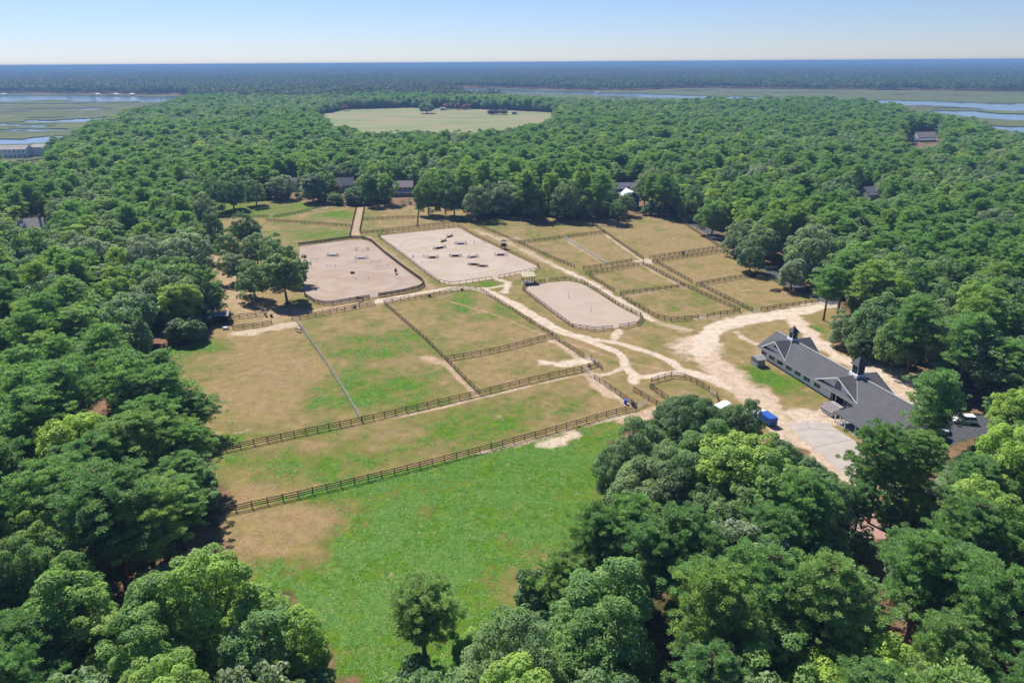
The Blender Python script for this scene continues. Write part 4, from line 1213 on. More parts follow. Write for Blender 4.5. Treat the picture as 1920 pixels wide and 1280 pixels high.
fence("dark curved fence at the near right corner of the small raked arena", [(1161.6,615.6),(1195,610),(1205,598),(1201,594)], near=True)
fence("dark fence down the right side of the small raked arena", [(1200.5,593.6),(1160,573.7),(1125,550.6),(1091,529.5),(1058.7,525),(1030,528.4)], near=False)
fence("short dark fence joining the pavilion to the small raked arena", [(1003,533),(1022,529)], near=False)
FAR = [
 ("dark fence from the far wood to the head of the jumping-arena lane", [(926,408.4),(884,418)]),
 ("long dark fence down the right side of the jumping-arena lane", [(884.5,418.3),(895,423.3),(968,454.5),(1033,484.3),(1077.6,503.2)]),
 ("dark cross fence rising right below the large far paddock", [(973.3,457),(1057,446.4),(1133,437)]),
 ("dark fence dropping from the far wood between two back paddocks", [(1089.8,405.7),(1134.5,437),(1168.4,461.3),(1206.3,487)]),
 ("dark near fence of the two narrow back paddocks", [(1093.9,506),(1146.7,497.8),(1184.6,491)]),
 ("dark fence opposite the narrow back paddocks across a grass strip", [(1098,515.4),(1138.6,508.7),(1206,496.5)]),
 ("dark fence along the left side of the square paddock by the raked arena", [(1104.7,519.5),(1152,548)]),
 ("dark curved fence around the lower corner of the paddock by the drive", [(1163,556),(1190,573.7),(1233.4,596.7),(1258,602),(1309,598)]),
 ("short dark fence left of the lane mouth by the white drive", [(1326,595.3),(1387,585.9)]),
 ("dark cross fence between the two paddocks beside the raked arena", [(1163,553.4),(1282,538.4)]),
 ("dark left fence of the lane leading down to the white drive", [(1207,496.8),(1283,537),(1387,584.5)]),
 ("dark right fence of the lane, upper half", [(1223.3,492.6),(1231.5,494),(1296.5,530.3)]),
 ("dark lower fence of the double row near the paved road", [(1223.5,492.2),(1360,472)]),
 ("dark upper fence of the double row near the paved road", [(1218,485.6),(1345,466.7)]),
 ("long dark fence along the grass verge of the paved road", [(1266.7,411),(1310,438),(1360,470.7),(1415.6,507),(1469.8,538)]),
 ("dark cross fence between the two right paddocks", [(1306,535.7),(1418,516.8)]),
 ("dark right fence of the lane, lower half", [(1312.7,537),(1410,584.5)]),
 ("dark fence along the white drive up to the gate", [(1426.5,583),(1533.5,568)]),
 ("short dark fence right of the drive gate under the pines", [(1578,583),(1600,587)]),
 ("thin fence crossing behind the lane trees at far left", [(404,409),(502,407.7)]),
 ("dark fence below the thin yellow-green field at far left", [(499,414.5),(657.6,425.3)]),
 ("dark fence climbing right to the top of the paddock lane", [(512.7,409),(610,390),(669.8,380.6)]),
 ("dark left fence of the sandy lane between far paddocks", [(670.2,382),(661.7,418.5),(656,444.3)]),
 ("dark right fence of the sandy lane, turning along the far paddocks", [(684.7,382),(675,434.8),(678,439),(786,426.7),(875.7,415.8)]),
 ("dark cross fence dividing the far middle paddock", [(679.5,413),(783.6,409)]),
 ("straight fence dropping from the tan house's wood to the arena", [(786.3,380),(782,426.2)]),
 ("thin fence in front of the blue house lawn", [(1190,400.6),(1240,403),(1266,410.6)]),
 ("dark fence in front of the dark run-in shed", [(437.5,618.6),(475,613.5),(510,608)]),
 ("dark fence behind the run-in shed yard by the lane trees", [(433,598.7),(496,590.5)]),
]
for lb, pts in FAR:
    fence(lb, pts, near=(pts[0] in ((437.5,618.6),)))
fence("pale weathered fence between the two narrow back paddocks", [(1056,445.5),(1138.6,497.2)], mat=GREYWOOD, board=.2)
gate("long silver gate across the white drive", (1535,568), (1576,583))
gate("silver gate at the mouth of the right paddock by the drive", (1411,584.5), (1425.5,583.2))
gate("silver gate into the paddock corner by the drive", (1310,598), (1325,595.5))
# ------------------------------------------------------------------ the barn
WHITE = plain("white_paint", (0.80, 0.81, 0.82), 0.6, 0.06, 1.2, 0.1)
DARKPANE = plain("dark_glass", (0.018, 0.022, 0.028), 0.15, 0.3, 3, 0, 0.6)
BLACKP = plain("black_paint", (0.016, 0.017, 0.020), 0.5, 0.3, 3)
TRIM = plain("pale_flashing", (0.30, 0.295, 0.30), 0.6, 0.1, 3)
PLANK = plain("brown_planks", (0.17, 0.125, 0.11), 0.9, 0.3, 4, 0.3)
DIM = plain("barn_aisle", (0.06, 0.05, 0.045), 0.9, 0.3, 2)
SLATEP = plain("slate_louvre", (0.05, 0.055, 0.07), .6, .2)
DECK = plain("grey_deck", (0.26, 0.255, 0.26), 0.9, 0.15, 3, .2)
def shingle_material(name, c, k=2.4):
    m, nt, bs = newmat(name)
    tc = nd(nt, "ShaderNodeTexCoord").outputs["Object"]
    n = noise(nt, .5, 4, .6, tc); n2 = noise(nt, 5, 4, .7, tc)
    col = ramp(nt, n, [(.3, tuple(v * .86 for v in c)), (.7, tuple(v * 1.12 for v in c))])
    col = mixc(nt, mth(nt, 'MULTIPLY', sstep(nt, n2, .45, .75), .35), col, tuple(v * .65 for v in c))
    nt.links.new(col, bs.inputs["Base Color"]); bs.inputs["Roughness"].default_value = .9
    w = nd(nt, "ShaderNodeTexWave", wave_type='BANDS', bands_direction='Z'); w.inputs["Scale"].default_value = k; w.inputs["Distortion"].default_value = .6
    nt.links.new(tc, w.inputs[0]); bump(nt, bs, w.outputs["Fac"], .35, .04)
    return m
SHINGLE = shingle_material("grey_shingles", (0.078, 0.077, 0.086))
def barn():
    ox, oy, th, he, hr, W = 63.855, 174.552, -1.293, 2.72, 6.25, 11.39
    L = 49.0
    e = thing("barn", "long white stable barn with grey shingle roof and two black cupolas", "barn", (ox, oy, 0), th)
    sl = (hr - he) / (W / 2)
    zr = lambda t: he + sl * min(t, W - t)
    def slab(name, poly, mat=SHINGLE, th_=.14, parent=e):
        """roof plane with thickness"""
        n = len(poly); V = [Vector(p) for p in poly]
        nr = (V[1] - V[0]).cross(V[2] - V[0]).normalized()
        if nr.z < 0:
            V.reverse(); nr = -nr
        lo = [v - Vector((0, 0, th_)) for v in V]
        m = MB(); m.add(V + lo, [tuple(range(n)), tuple(range(2 * n - 1, n - 1, -1))] + [(i, n + i, n + (i + 1) % n, (i + 1) % n) for i in range(n)])
        return m.build(name, mat, parent)
    slab("roof", [(0, 0, he), (L, 0, he), (L, W / 2, hr), (0, W / 2, hr)])
    slab("roof", [(0, W / 2, hr), (L, W / 2, hr), (L, W, he), (0, W, he)])
    m = MB(); m.box((L / 2, W / 2, hr + .0), (L, .42, .1)); m.build("ridge_cap", TRIM, e)
    # walls
    i0 = .9
    def wall(name, poly, mat=WHITE, tk=.12, nrm=(0, -1, 0)):
        V = [Vector(p) for p in poly]; n = len(V); N = Vector(nrm) * tk
        m = MB(); m.add(V + [v - N for v in V], [tuple(range(n)), tuple(range(2 * n - 1, n - 1, -1))] + [(i, n + i, n + (i + 1) % n, (i + 1) % n) for i in range(n)])
        return m.build(name, mat, e)
    zt = zr(i0) - .16
    wall("front_wall", [(.4, i0, 0), (28.2, i0, 0), (28.2, i0, zt), (.4, i0, zt)])
    wall("front_wall", [(28.2, i0, 2.35), (32.6, i0, 2.35), (32.6, i0, zt), (28.2, i0, zt)])
    wall("front_wall", [(32.6, i0, 0), (L - .4, i0, 0), (L - .4, i0, zt), (32.6, i0, zt)])
    wall("rear_wall", [(.4, W - i0, 0), (L - .4, W - i0, 0), (L - .4, W - i0, zt), (.4, W - i0, zt)], nrm=(0, 1, 0))
    for s_, nn in ((.4, -1), (L - .4, 1)):
        wall("end_wall", [(s_, i0, 0), (s_, i0, zt), (s_, W / 2, hr - .2), (s_, W - i0, zt), (s_, W - i0, 0)], nrm=(nn, 0, 0))
    m = MB(); m.box((L / 2, i0 - .02, .14), (L - .8, .06, .28)); 
    m = MB(); m.box((14.3, i0 - .04, .12), (27.7, .06, .24)); m.build("plinth", DECK, e)
    # aisle behind the big door
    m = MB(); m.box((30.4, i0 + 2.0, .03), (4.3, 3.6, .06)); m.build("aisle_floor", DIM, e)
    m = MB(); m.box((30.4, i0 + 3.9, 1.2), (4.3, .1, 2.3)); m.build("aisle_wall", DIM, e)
    for s_ in (28.35, 32.45):
        m = MB(); m.box((s_, i0 - .1, 1.2), (.75, .08, 2.3)); d = m.build("door", PLANK, e)
        m = MB(); m.box((s_, i0 - .16, 1.2), (.06, .05, .3)); m.build("handle", BLACKP, d)
    m = MB(); m.box((29.6, i0 - .02, 1.2), (.16, .16, 2.35)); m.build("door_post", WHITE, e)
    # windows along the front
    for s_ in (2.2, 5.7, 9.2, 12.7, 16.2, 19.6, 23.3, 33.9):
        m = MB(); m.box((s_ + .25, i0 - .05, 1.5), (1.5, .1, 1.15)); w = m.build("window", WHITE, e)
        for k in (-.36, .36):
            m = MB(); m.box((s_ + .25 + k, i0 - .115, 1.5), (.62, .03, .98)); m.build("pane", DARKPANE, w)
        m = MB(); m.box((s_ - .95, i0 - .06, 1.5), (.55, .06, 1.15)); m.build("shutter", BLACKP, e)
    # fascia
    m = MB(); m.box((L / 2, -.03, he - .09), (L, .05, .2)); m.build("fascia", TRIM, e)
    # cross gables, front and rear
    for c, h, big in ((6.33, 5.37, False), (29.5, 7.54, True)):
        for side in (0, 1):
            T = (lambda t: t) if side == 0 else (lambda t: W - t)
            f0 = .45
            zl = zr(f0)
            hs = h * (hr - zl) / (hr - he)
            for sg in (-1, 1):
                slab("gable_roof", [(c, T(f0), hr + .03), (c, W / 2, hr + .03), (c + sg * hs, T(f0), zl + .03)], th_=.12)
                m = MB(); m.bar((c, T(f0 - .03), hr - .10), (c + sg * hs, T(f0 - .03), zl - .06), .05, .26); m.build("bargeboard", WHITE, e)
                m = MB(); m.bar((c + sg * .35, W / 2 + (T(1) - T(0)) * -.35, hr - .12), (c + sg * hs, T(f0 + .02), zl + .09), .16, .04)
                if side == 0 and sg > 0:
                    m.build("valley_flashing", TRIM, e)
            g0 = 1.05; zb = zr(g0) - .1; hb = h * (hr - zb) / (hr - he) - .25
            wall("gable_wall", [(c - hb, T(g0), zb), (c + hb, T(g0), zb), (c, T(g0), hr - .1)], nrm=(0, -1 if side == 0 else 1, 0))
            if side == 0:
                r_, zc_ = (.85, 4.35) if not big else (.95, 4.35)
                prof = [(c + r_ * math.cos(a), zc_ + r_ * math.sin(a)) for a in np.linspace(0, math.pi, 13)]
                if big:
                    prof = prof + [(c - r_, zc_ - 1.0), (c + r_, zc_ - 1.0)]
                n = len(prof)
                V = [(p[0], g0 - .05, p[1]) for p in prof] + [(p[0], g0 + .02, p[1]) for p in prof]
                m = MB(); m.add(V, [tuple(range(n)), tuple(range(2 * n - 1, n - 1, -1))] + [(i, (i + 1) % n, n + (i + 1) % n, n + i) for i in range(n)])
                w = m.build("arched_window", DARKPANE if not big else PLANK, e)
                for z_ in (np.arange(zc_ - .85, zc_ + .8, .3) if big else []):
                    m = MB(); m.box((c, g0 - .08, z_), (1.9 if z_ < zc_ else 1.9 * math.sqrt(max(.05, 1 - ((z_ - zc_) / r_) ** 2)), .05, .08)); m.build("louvre", GREYWOOD, w)
    # cupolas
    for c, k in ((6.33, 1.12), (29.5, 1.42)):
        q = obj("cupola", None, e)
        m = MB(); m.box((c, W / 2, hr + .05), (1.75 * k, 1.75 * k, .75)); m.build("cupola_base", WHITE, q)
        m = MB(); m.box((c, W / 2, hr + .05 + .375 + .75 * k), (1.25 * k, 1.25 * k, 1.5 * k)); m.build("cupola_body", BLACKP, q)
        for dx, dy in ((1, 0), (-1, 0), (0, 1), (0, -1)):
            m = MB(); m.box((c + dx * .63 * k, W / 2 + dy * .63 * k, hr + .4 + .75 * k), (.05 if dx else .8 * k, .05 if dy else .8 * k, 1.05 * k)); m.build("louvre", SLATEP, q)
        for dx in (-1, 1):
            for dy in (-1, 1):
                m = MB(); m.box((c + dx * .62 * k, W / 2 + dy * .62 * k, hr + .42 + .75 * k), (.14, .14, 1.5 * k)); m.build("corner_post", WHITE, q)
        zt_ = hr + .425 + 1.5 * k; r_ = .95 * k
        m = MB(); m.add([(c - r_, W / 2 - r_, zt_), (c + r_, W / 2 - r_, zt_), (c + r_, W / 2 + r_, zt_), (c - r_, W / 2 + r_, zt_), (c, W / 2, zt_ + 1.35 * k)], [(0, 1, 4), (1, 2, 4), (2, 3, 4), (3, 0, 4), (3, 2, 1, 0)])
        m.build("cupola_roof", SHINGLE, q)
        m = MB(); m.tube([(c, W / 2, zt_ + 1.2 * k), (c, W / 2, zt_ + 1.75 * k)], [.05, .02], 6); m.build("finial", BLACKP, q)
    # canopy on posts
    cp = obj("canopy", None, e)
    slab("canopy_roof", [(37.0, -5.9, 2.35), (50.5, -5.9, 2.35), (50.5, .5, he + .22), (37.0, .5, he + .22)], parent=cp, th_=.16)
    for s_ in (37.4, 40.4, 43.4, 46.4, 49.8):
        m = MB(); m.box((s_, -5.5, 1.12), (.16, .16, 2.24)); m.build("post", WHITE, cp)
    for s_ in (37.4, 38.1):
        m = MB(); m.box((s_, -4.2, 1.1), (.14, .14, 2.3)); m.build("post", WHITE, cp)
    m = MB(); m.box((43.8, -2.4, .04), (13, 6.4, .08)); m.build("canopy_floor", DECK, cp)
    # loading deck and ramp box by the door
    m = MB(); m.box((31.2, -.8, .25), (3.6, 3.2, .5)); m.build("loading_deck", DECK, e)
    return e
barn()
BU = np.array([math.cos(-1.293), math.sin(-1.293)]); BV = np.array([-BU[1], BU[0]]); BO = np.array([63.855, 174.552])
bp = lambda s, t: BO + BU * s + BV * t
def feed_bin():
    p = bp(33.4, -3.6)
    e = thing("feed_bin", "low bin with brown plank lid and white sides by the barn door", "bin", (p[0], p[1], 0), -1.293)
    m = MB(); m.add([(-1.9, -1.1, 0), (1.9, -1.1, 0), (1.9, 1.1, 0), (-1.9, 1.1, 0), (-1.9, -1.1, 1.0), (1.9, -1.1, 1.0), (1.9, 1.1, 1.75), (-1.9, 1.1, 1.75)], [(0, 3, 2, 1), (4, 5, 6, 7), (0, 1, 5, 4), (1, 2, 6, 5), (2, 3, 7, 6), (3, 0, 4, 7)])
    m.build("body", WHITE, e)
    for i in range(5):
        a = -1.25 + i * .52
        m = MB(); m.bar((-2.0, a, 1.0 + (a + 1.1) * .341 + .06), (2.0, a, 1.0 + (a + 1.1) * .341 + .06), .48, .06); m.build("plank", PLANK, e)
    m = MB(); m.box((0, -1.13, .55), (3.7, .04, .12)); m.build("batten", DECK, e)
feed_bin()
def little_shed(label, p, rz, w, d, h, wallm, roofm, name="garden_shed", openf=False, door=True, group=None):
    e = thing(name, label, "shed", (p[0], p[1], 0), rz, group)
    if openf:
        for (c, sz) in (((0, d / 2, h / 2), (w, .1, h)), ((-w / 2, 0, h / 2), (.1, d, h)), ((w / 2, 0, h / 2), (.1, d, h))):
            m = MB(); m.box(c, sz); m.build("wall", wallm, e)
        for x in (-w / 2, 0, w / 2):
            m = MB(); m.box((x, -d / 2, h / 2), (.14, .14, h)); m.build("post", wallm, e)
    else:
        m = MB(); m.box((0, 0, h / 2), (w, d, h)); m.build("wall", wallm, e)
        if door:
            m = MB(); m.box((0, -d / 2 - .03, h * .42), (w * .4, .05, h * .8)); dd = m.build("door", PLANK, e)
            m = MB(); m.box((w * .14, -d / 2 - .07, h * .42), (.06, .04, .2)); m.build("handle", BLACKP, dd)
    m = MB(); o_ = .22
    m.add([(-w / 2 - o_, -d / 2 - o_, h - .02), (w / 2 + o_, -d / 2 - o_, h - .02), (w / 2 + o_, 0, h + d * .22), (-w / 2 - o_, 0, h + d * .22), (-w / 2 - o_, d / 2 + o_, h - .02), (w / 2 + o_, d / 2 + o_, h - .02)],
          [(0, 1, 2, 3), (3, 2, 5, 4), (0, 3, 4), (1, 5, 2), (0, 4, 5, 1)])
    m.build("roof", roofm, e)
    return e
GREYBOARD = plain("grey_siding", (0.27, 0.275, 0.26), 0.9, 0.2, 4, .2)
little_shed("small grey shed on the grass beside the barn windows", bp(5.6, -3.2), -1.293 + math.pi / 2 * 3, 2.2, 3.0, 2.0, GREYBOARD, GREYBOARD)
gs = G(418, 604)
little_shed("dark open run-in shed under the trees by the left lane", gs, .12, 4.2, 3.6, 2.6, BLACKP, plain("faded_tin", (0.16, 0.16, 0.18), .6, .2, 2), "run_in_shed", True)
# concrete apron with expansion joints
ap = bpy.data.objects.new("concrete_apron", None); COL.objects.link(ap); ap["kind"] = "structure"
for poly in ([(1474,797),(1512,789.5),(1516,803),(1488,809)], [(1513.5,789.3),(1551,793),(1576,809),(1517.5,802.6)], [(1489,810),(1517,804),(1577.5,810),(1598,823),(1524,838)], [(1526,839.5),(1599.5,824),(1628,843),(1640,860),(1572,880)], [(1573.5,881.5),(1641,861.5),(1660,905),(1612,925)]):
    o_ = sheet("slab", GL(poly), 0.05, CONC); del o_["kind"]; o_.parent = ap
bs_ = sheet("slab_bed", GL([(1475,797),(1512,789.8),(1551,793.2),(1598,823),(1627,843),(1639,860),(1659,904.5),(1612,924),(1572,880),(1524,838),(1488,809)]), 0.046, plain("joint_mortar", (0.27, 0.225, 0.19), .95, .2, 2)); del bs_["kind"]; bs_.parent = ap
sheet("brick_patio", GL([(1575,965),(1600,945),(1665,950),(1670,1010),(1610,1010)]), 0.03, plain("rose_pavers", (0.33, 0.20, 0.17), .9, .25, 2, .3))
sheet("parking", GL([(1700,860),(1730,800),(1790,775),(1850,775),(1860,810),(1790,830),(1750,870)]), 0.03, ASPH)
# ------------------------------------------------------------------ houses in the woods
BLUESIDE = plain("blue_siding", (0.055, 0.115, 0.20), .7, .12, 3)
TANSIDE = plain("tan_siding", (0.47, 0.37, 0.31), .8, .1, 3)
METALROOF = plain("pale_metal_roof", (0.52, 0.54, 0.58), .5, .1, 2)
SLATE = shingle_material("slate_roof", (0.15, 0.155, 0.185)); ROSE_ROOF = shingle_material("rosy_roof", (0.30, 0.24, 0.245)); BEIGE_ROOF = shingle_material("beige_roof", (0.36, 0.31, 0.29))
BRICK = plain("chimney_brick", (0.20, 0.10, 0.08), .9, .3, 5, .3)
def house(label, p, rz, w, d, h, rh, wallm, roofm, chimney=None, porch=False, floors=1, z0=0.0, wing=None, cols=4):
    e = thing("house", label, "house", (p[0], p[1], z0), rz)
    m = MB(); m.box((0, 0, h / 2), (w, d, h))
    m.add([(-w / 2, -d / 2, h), (-w / 2, d / 2, h), (-w / 2, 0, h + rh), (w / 2, -d / 2, h), (w / 2, d / 2, h), (w / 2, 0, h + rh)], [(0, 2, 1), (3, 4, 5)])
    m.build("wall", wallm, e)
    o_ = .5
    for sg in (-1, 1):
        m = MB()
        k = rh / (d / 2)
        V = [(-w / 2 - o_, sg * (d / 2 + o_), h - o_ * k), (w / 2 + o_, sg * (d / 2 + o_), h - o_ * k), (w / 2 + o_, 0, h + rh), (-w / 2 - o_, 0, h + rh)]
        V = V + [(a, b, c + .2) for a, b, c in V]
        m.add(V, [(0, 3, 2, 1), (4, 5, 6, 7), (0, 1, 5, 4), (1, 2, 6, 5), (2, 3, 7, 6), (3, 0, 4, 7)]); r = m.build("roof", roofm, e)
        if chimney is not None and sg == 1:
            m = MB(); m.box((chimney * w / 2, -.4, h + rh + .5), (.9, .9, 2.2)); m.build("chimney", BRICK, r)
    fh = h / floors
    for f in range(floors):
        for i in range(cols):
            x = -w / 2 + w * (i + .5) / cols
            for sg in (-1, 1):
                m = MB(); m.box((x, sg * (d / 2 + .03), fh * (f + .55)), (1.3, .06, fh * .48)); wn_ = m.build("window", WHITE, e)
                m = MB(); m.box((x, sg * (d / 2 + .07), fh * (f + .55)), (1.05, .04, fh * .40)); m.build("pane", DARKPANE, wn_)
        for sg in (-1, 1):
            m = MB(); m.box((sg * (w / 2 + .03), 0, fh * (f + .55)), (.06, 1.5, fh * .46)); wn_ = m.build("window", WHITE, e)
            m = MB(); m.box((sg * (w / 2 + .07), 0, fh * (f + .55)), (.04, 1.2, fh * .36)); m.build("pane", DARKPANE, wn_)
    if porch:
        q = obj("porch", None, e)
        m = MB(); m.add([(-w / 2, -d / 2 - 2.6, 2.35), (w / 2, -d / 2 - 2.6, 2.35), (w / 2, -d / 2 - .03, 3.0), (-w / 2, -d / 2 - .03, 3.0)] + [(-w / 2, -d / 2 - 2.6, 2.2), (w / 2, -d / 2 - 2.6, 2.2), (w / 2, -d / 2 - .03, 2.85), (-w / 2, -d / 2 - .03, 2.85)], [(0, 1, 2, 3), (7, 6, 5, 4), (0, 4, 5, 1), (1, 5, 6, 2), (2, 6, 7, 3), (3, 7, 4, 0)])
        m.build("porch_roof", METALROOF, q)
        for i in range(4):
            m = MB(); m.box((-w / 2 + .2 + (w - .4) * i / 3, -d / 2 - 2.4, 1.12), (.18, .18, 2.2)); m.build("column", WHITE, q)
        m = MB(); m.box((0, -d / 2 - 1.3, .1), (w, 2.6, .2)); m.build("porch_floor", DECK, q)
    if wing:
        wx, wy, ww, wd, wh = wing
        m = MB(); m.box((wx, wy, wh / 2), (ww, wd, wh)); m.build("wing_wall", wallm, e)
        m = MB(); m.add([(wx - ww / 2 - .4, wy - wd / 2 - .4, wh), (wx + ww / 2 + .4, wy - wd / 2 - .4, wh), (wx + ww / 2 + .4, wy + wd / 2 + .4, wh), (wx - ww / 2 - .4, wy + wd / 2 + .4, wh), (wx - ww / 4, wy, wh + rh * .8), (wx + ww / 4, wy, wh + rh * .8)],
                        [(0, 1, 5, 4), (1, 2, 5), (2, 3, 4, 5), (3, 0, 4), (3, 2, 1, 0)]); m.build("wing_roof", roofm, e)
    return e
house("blue house with white-trimmed gable beyond the back paddocks", G(1179, 389), 1.75, 11, 7.0, 6.2, 3.0, BLUESIDE, METALROOF, .55, False, 2, cols=3)
house("tan house with rosy roof and white porch behind the back fence", G(757, 366), .05, 11, 7, 5.4, 2.8, TANSIDE, ROSE_ROOF, -.75, True, 2)
house("house with steep slate roof in the trees above the paddock lane", G(648, 358), .25, 10, 8, 4.2, 3.6, TANSIDE, SLATE, None, False, 1, wing=(-5, -3, 6, 6, 3.4))
house("slate-roofed house half hidden behind two round trees, far left of the lane", G(547, 357), -.1, 9, 8, 4.2, 3.4, WHITE, SLATE, None, False, 1)
house("large white two-storey house by the left marsh", G(32, 296), .08, 22, 11, 7.4, 2.6, WHITE, BEIGE_ROOF, None, False, 2, wing=(15, 9, 14, 10, 8), cols=6)
house("white house with wide rosy roof above the right wood", G(1731, 265), .1, 19, 10, 4.2, 4.2, WHITE, ROSE_ROOF, None, True, 1)
house("small white house with chimney in the left wood", G(64, 446), .4, 10, 8, 5.5, 3.2, WHITE, BEIGE_ROOF, .8, False, 2, cols=3)
house("dark house with pale porch columns behind the blue house", G(1172, 366), .1, 14, 8, 4.5, 2.6, BLACKP, SLATE, None, True, 1)
house("grey-roofed house sunk deep in the right wood", G(1632, 385), .3, 12, 9, 6.5, 3.4, GREYBOARD, SLATE, None, False, 1)
# ------------------------------------------------------------------ jumps
STDM = {"dark": plain("jump_black", (0.03, 0.028, 0.028), .6, .3), "white": plain("jump_white", (0.74, 0.74, 0.76), .6, .08), "purple": plain("jump_purple", (0.20, 0.13, 0.42), .6, .15), "brown": plain("jump_brown", (0.15, 0.09, 0.055), .7, .3), "grey": plain("jump_grey", (0.42, 0.41, 0.42), .7, .15), "rust": plain("jump_rust", (0.26, 0.10, 0.06), .7, .2)}
def jump(label, px, py, rz, w=3.6, std="dark", pole="white", fill=None, wing=True, h=1.35, npole=2, group="show jumps in the sand arenas"):
    g = G(px, py)
    e = thing("show_jump", label, "jump", (g[0], g[1], .02), rz, group)
    for sg in (-1, 1):
        x0 = sg * w / 2
        m = MB()
        m.box((x0, 0, h / 2), (.12, .12, h)); m.box((x0, 0, .06), (.14, 1.0, .12))
        if wing:
            x1 = x0 + sg * .65
            m.box((x1, 0, h * .38), (.10, .10, h * .76)); m.box((x1, 0, .06), (.14, .9, .12))
            for z in (.3, .62, .95):
                m.box(((x0 + x1) / 2, 0, z * h / 1.35), (.7, .07, .12))
        m.build("standard", STDM[std], e)
    for i in range(npole):
        z = h * (.72 - .26 * i)
        m = MB(); m.tube([(-w / 2, .08, z), (w / 2, .08, z)], [.055, .055], 7); m.build("pole", STDM[pole], e)
    if fill:
        m = MB(); m.box((0, 0, .34), (w * .78, .22, .62)); m.build("filler_panel", STDM[fill], e)
        m = MB(); m.box((0, 0, .68), (w * .80, .26, .05)); m.build("panel_cap", STDM["white" if fill == "purple" else fill], e)
JB = "jumps in the pale arena"
jump("brush jump standing at the far edge of the pale arena", 843.4, 444.5, .9, 2.6, "dark", "white", "brown")
jump("small slanting jump just below the farthest jump of the pale arena", 831.7, 453, 1.0, 2.4, "dark", "white", "brown")
jump("long dark brush jump in the upper left of the pale arena", 824, 466, .55, 4.6, "dark", "white", "dark")
jump("dark rolled-top jump left of the pale arena's middle", 811, 484, .12, 3.4, "dark", "white", "brown")
jump("low pole on two dark blocks, leftmost low jump of the pale arena", 799.5, 492, .12, 3.6, "dark", "white", None, False, .5, 1)
jump("thin pale grey jump nearest the left rail of the pale arena", 784.5, 482.5, .08, 3.8, "grey", "white", None, True, 1.2)
jump("jump with purple planks in the upper right of the pale arena", 864, 458, .03, 3.8, "dark", "purple", "purple")
jump("all-white thin jump nearest the upper right rail of the pale arena", 898, 456, .05, 3.6, "white", "white", None)
jump("jump with dark box filler in the middle of the pale arena", 854, 481, .0, 3.6, "dark", "white", "dark")
jump("grey slanting jump right of the box-filler jump", 887, 483, .4, 3.2, "dark", "grey", "grey")
jump("white-winged jump with rust filler by the judge's booth", 939, 479, .06, 4.0, "grey", "white", "rust")
jump("left half of the long brown wall nearest the camera in the pale arena", 888, 497, -.12, 3.0, "dark", "brown", "dark", True, .9)
jump("right half of the long brown wall nearest the camera in the pale arena", 904.7, 500, -.12, 3.0, "dark", "brown", "brown", True, .9)
jump("brown jump with white rail, upper left of the rosy arena", 624, 480, -.1, 3.4, "brown", "white", "white", True)
jump("white panel jump in the middle of the rosy arena", 678, 485, .1, 4.0, "grey", "white", "white")
jump("thin pale jump nearest the top of the rosy arena", 679, 469, .08, 4.2, "grey", "white", None)
jump("thin grey jump at the left edge of the rosy arena", 589, 490, .4, 2.8, "grey", "grey", None, False)
jump("low crossed pale poles left of the rosy arena's middle", 621, 499, .05, 3.4, "grey", "white", None, False, .7)
jump("pale low jump behind the dark crate in the rosy arena", 661, 492, .35, 2.6, "grey", "white", None, False, .8)
jump("pale jump right of the white panel jump in the rosy arena", 704, 490.5, .12, 3.6, "grey", "white", None, False, .8)
jump("low pale poles in the right part of the rosy arena", 717.5, 499, .12, 4.2, "grey", "white", None, False, .7)
jump("single pale pole jump inside the near circle of the rosy arena", 679, 524, .2, 4.6, "grey", "white", None, False, 1.0, 1)
def crate(label, px, py, rz, d, mat, name="crate", cat="crate"):
    g = G(px, py); e = thing(name, label, cat, (g[0], g[1], .02), rz)
    m = MB(); m.box((0, 0, d[2] / 2), d); m.build("body", mat, e)
    m = MB(); m.box((0, 0, d[2] + .03), (d[0] + .08, d[1] + .08, .06)); m.build("lid", mat, e)
    return e
crate("dark crate lying in the middle of the rosy sand arena", 661, 512.5, .3, (1.5, .7, .6), STDM["dark"])
TROUGH = plain("white_plastic", (0.72, 0.75, 0.80), .5, .05)
def trough(label, px, py, rz, group=None):
    g = G(px, py); e = thing("water_trough", label, "trough", (g[0], g[1], .01), rz, group)
    for c, d in (((0, -.5, .35), (1.4, .06, .7)), ((0, .5, .35), (1.4, .06, .7)), ((-.67, 0, .35), (.06, .94, .7)), ((.67, 0, .35), (.06, .94, .7))):
        m = MB(); m.box(c, d); m.build("side", TROUGH, e)
    m = MB(); m.box((0, 0, .55), (1.26, .92, .04)); m.build("water_surface", TROUGH, e)
trough("white tub in the tree shade, left of the run-in shed", 356, 630, .1, "white tubs in the shade")
trough("white tub standing in front of the dark run-in shed", 423, 617, -.1, "white tubs in the shade")
def bucket(label, px, py, col, r=.32, h=.6, name="feed_bucket"):
    g = G(px, py); e = thing(name, label, "bucket", (g[0], g[1], 0), 0)
    m = MB(); m.tube([(0, 0, 0), (0, 0, h)], [r * .8, r], 12); m.build("tub", col, e)
    m = MB(); m.tube([(0, 0, h), (0, 0, h + .05)], [r * 1.1, r * 1.1], 12); m.build("rim", col, e)
BLUEP = plain("blue_plastic", (0.03, 0.10, 0.55), .4, .1); REDP = plain("red_plastic", (0.5, 0.05, 0.04), .4, .1)
bucket("bright blue barrel at the fence end by the silver gate", 1172.6, 757, BLUEP, .38, .95)
bucket("dark blue barrel behind the fence corner, right of the bright one", 1187, 761, plain("navy_plastic", (0.02, 0.03, 0.10), .4, .1), .4, .9)
bucket("red bucket on the short rails by the path corner", 1105, 687.5, REDP, .3, .5)
bucket("black tub on the long fence left of the arena gate", 665, 577, BLACKP, .45, .7)
bucket("black tub on the track fence above the middle paddock", 806, 556, BLACKP, .45, .7)
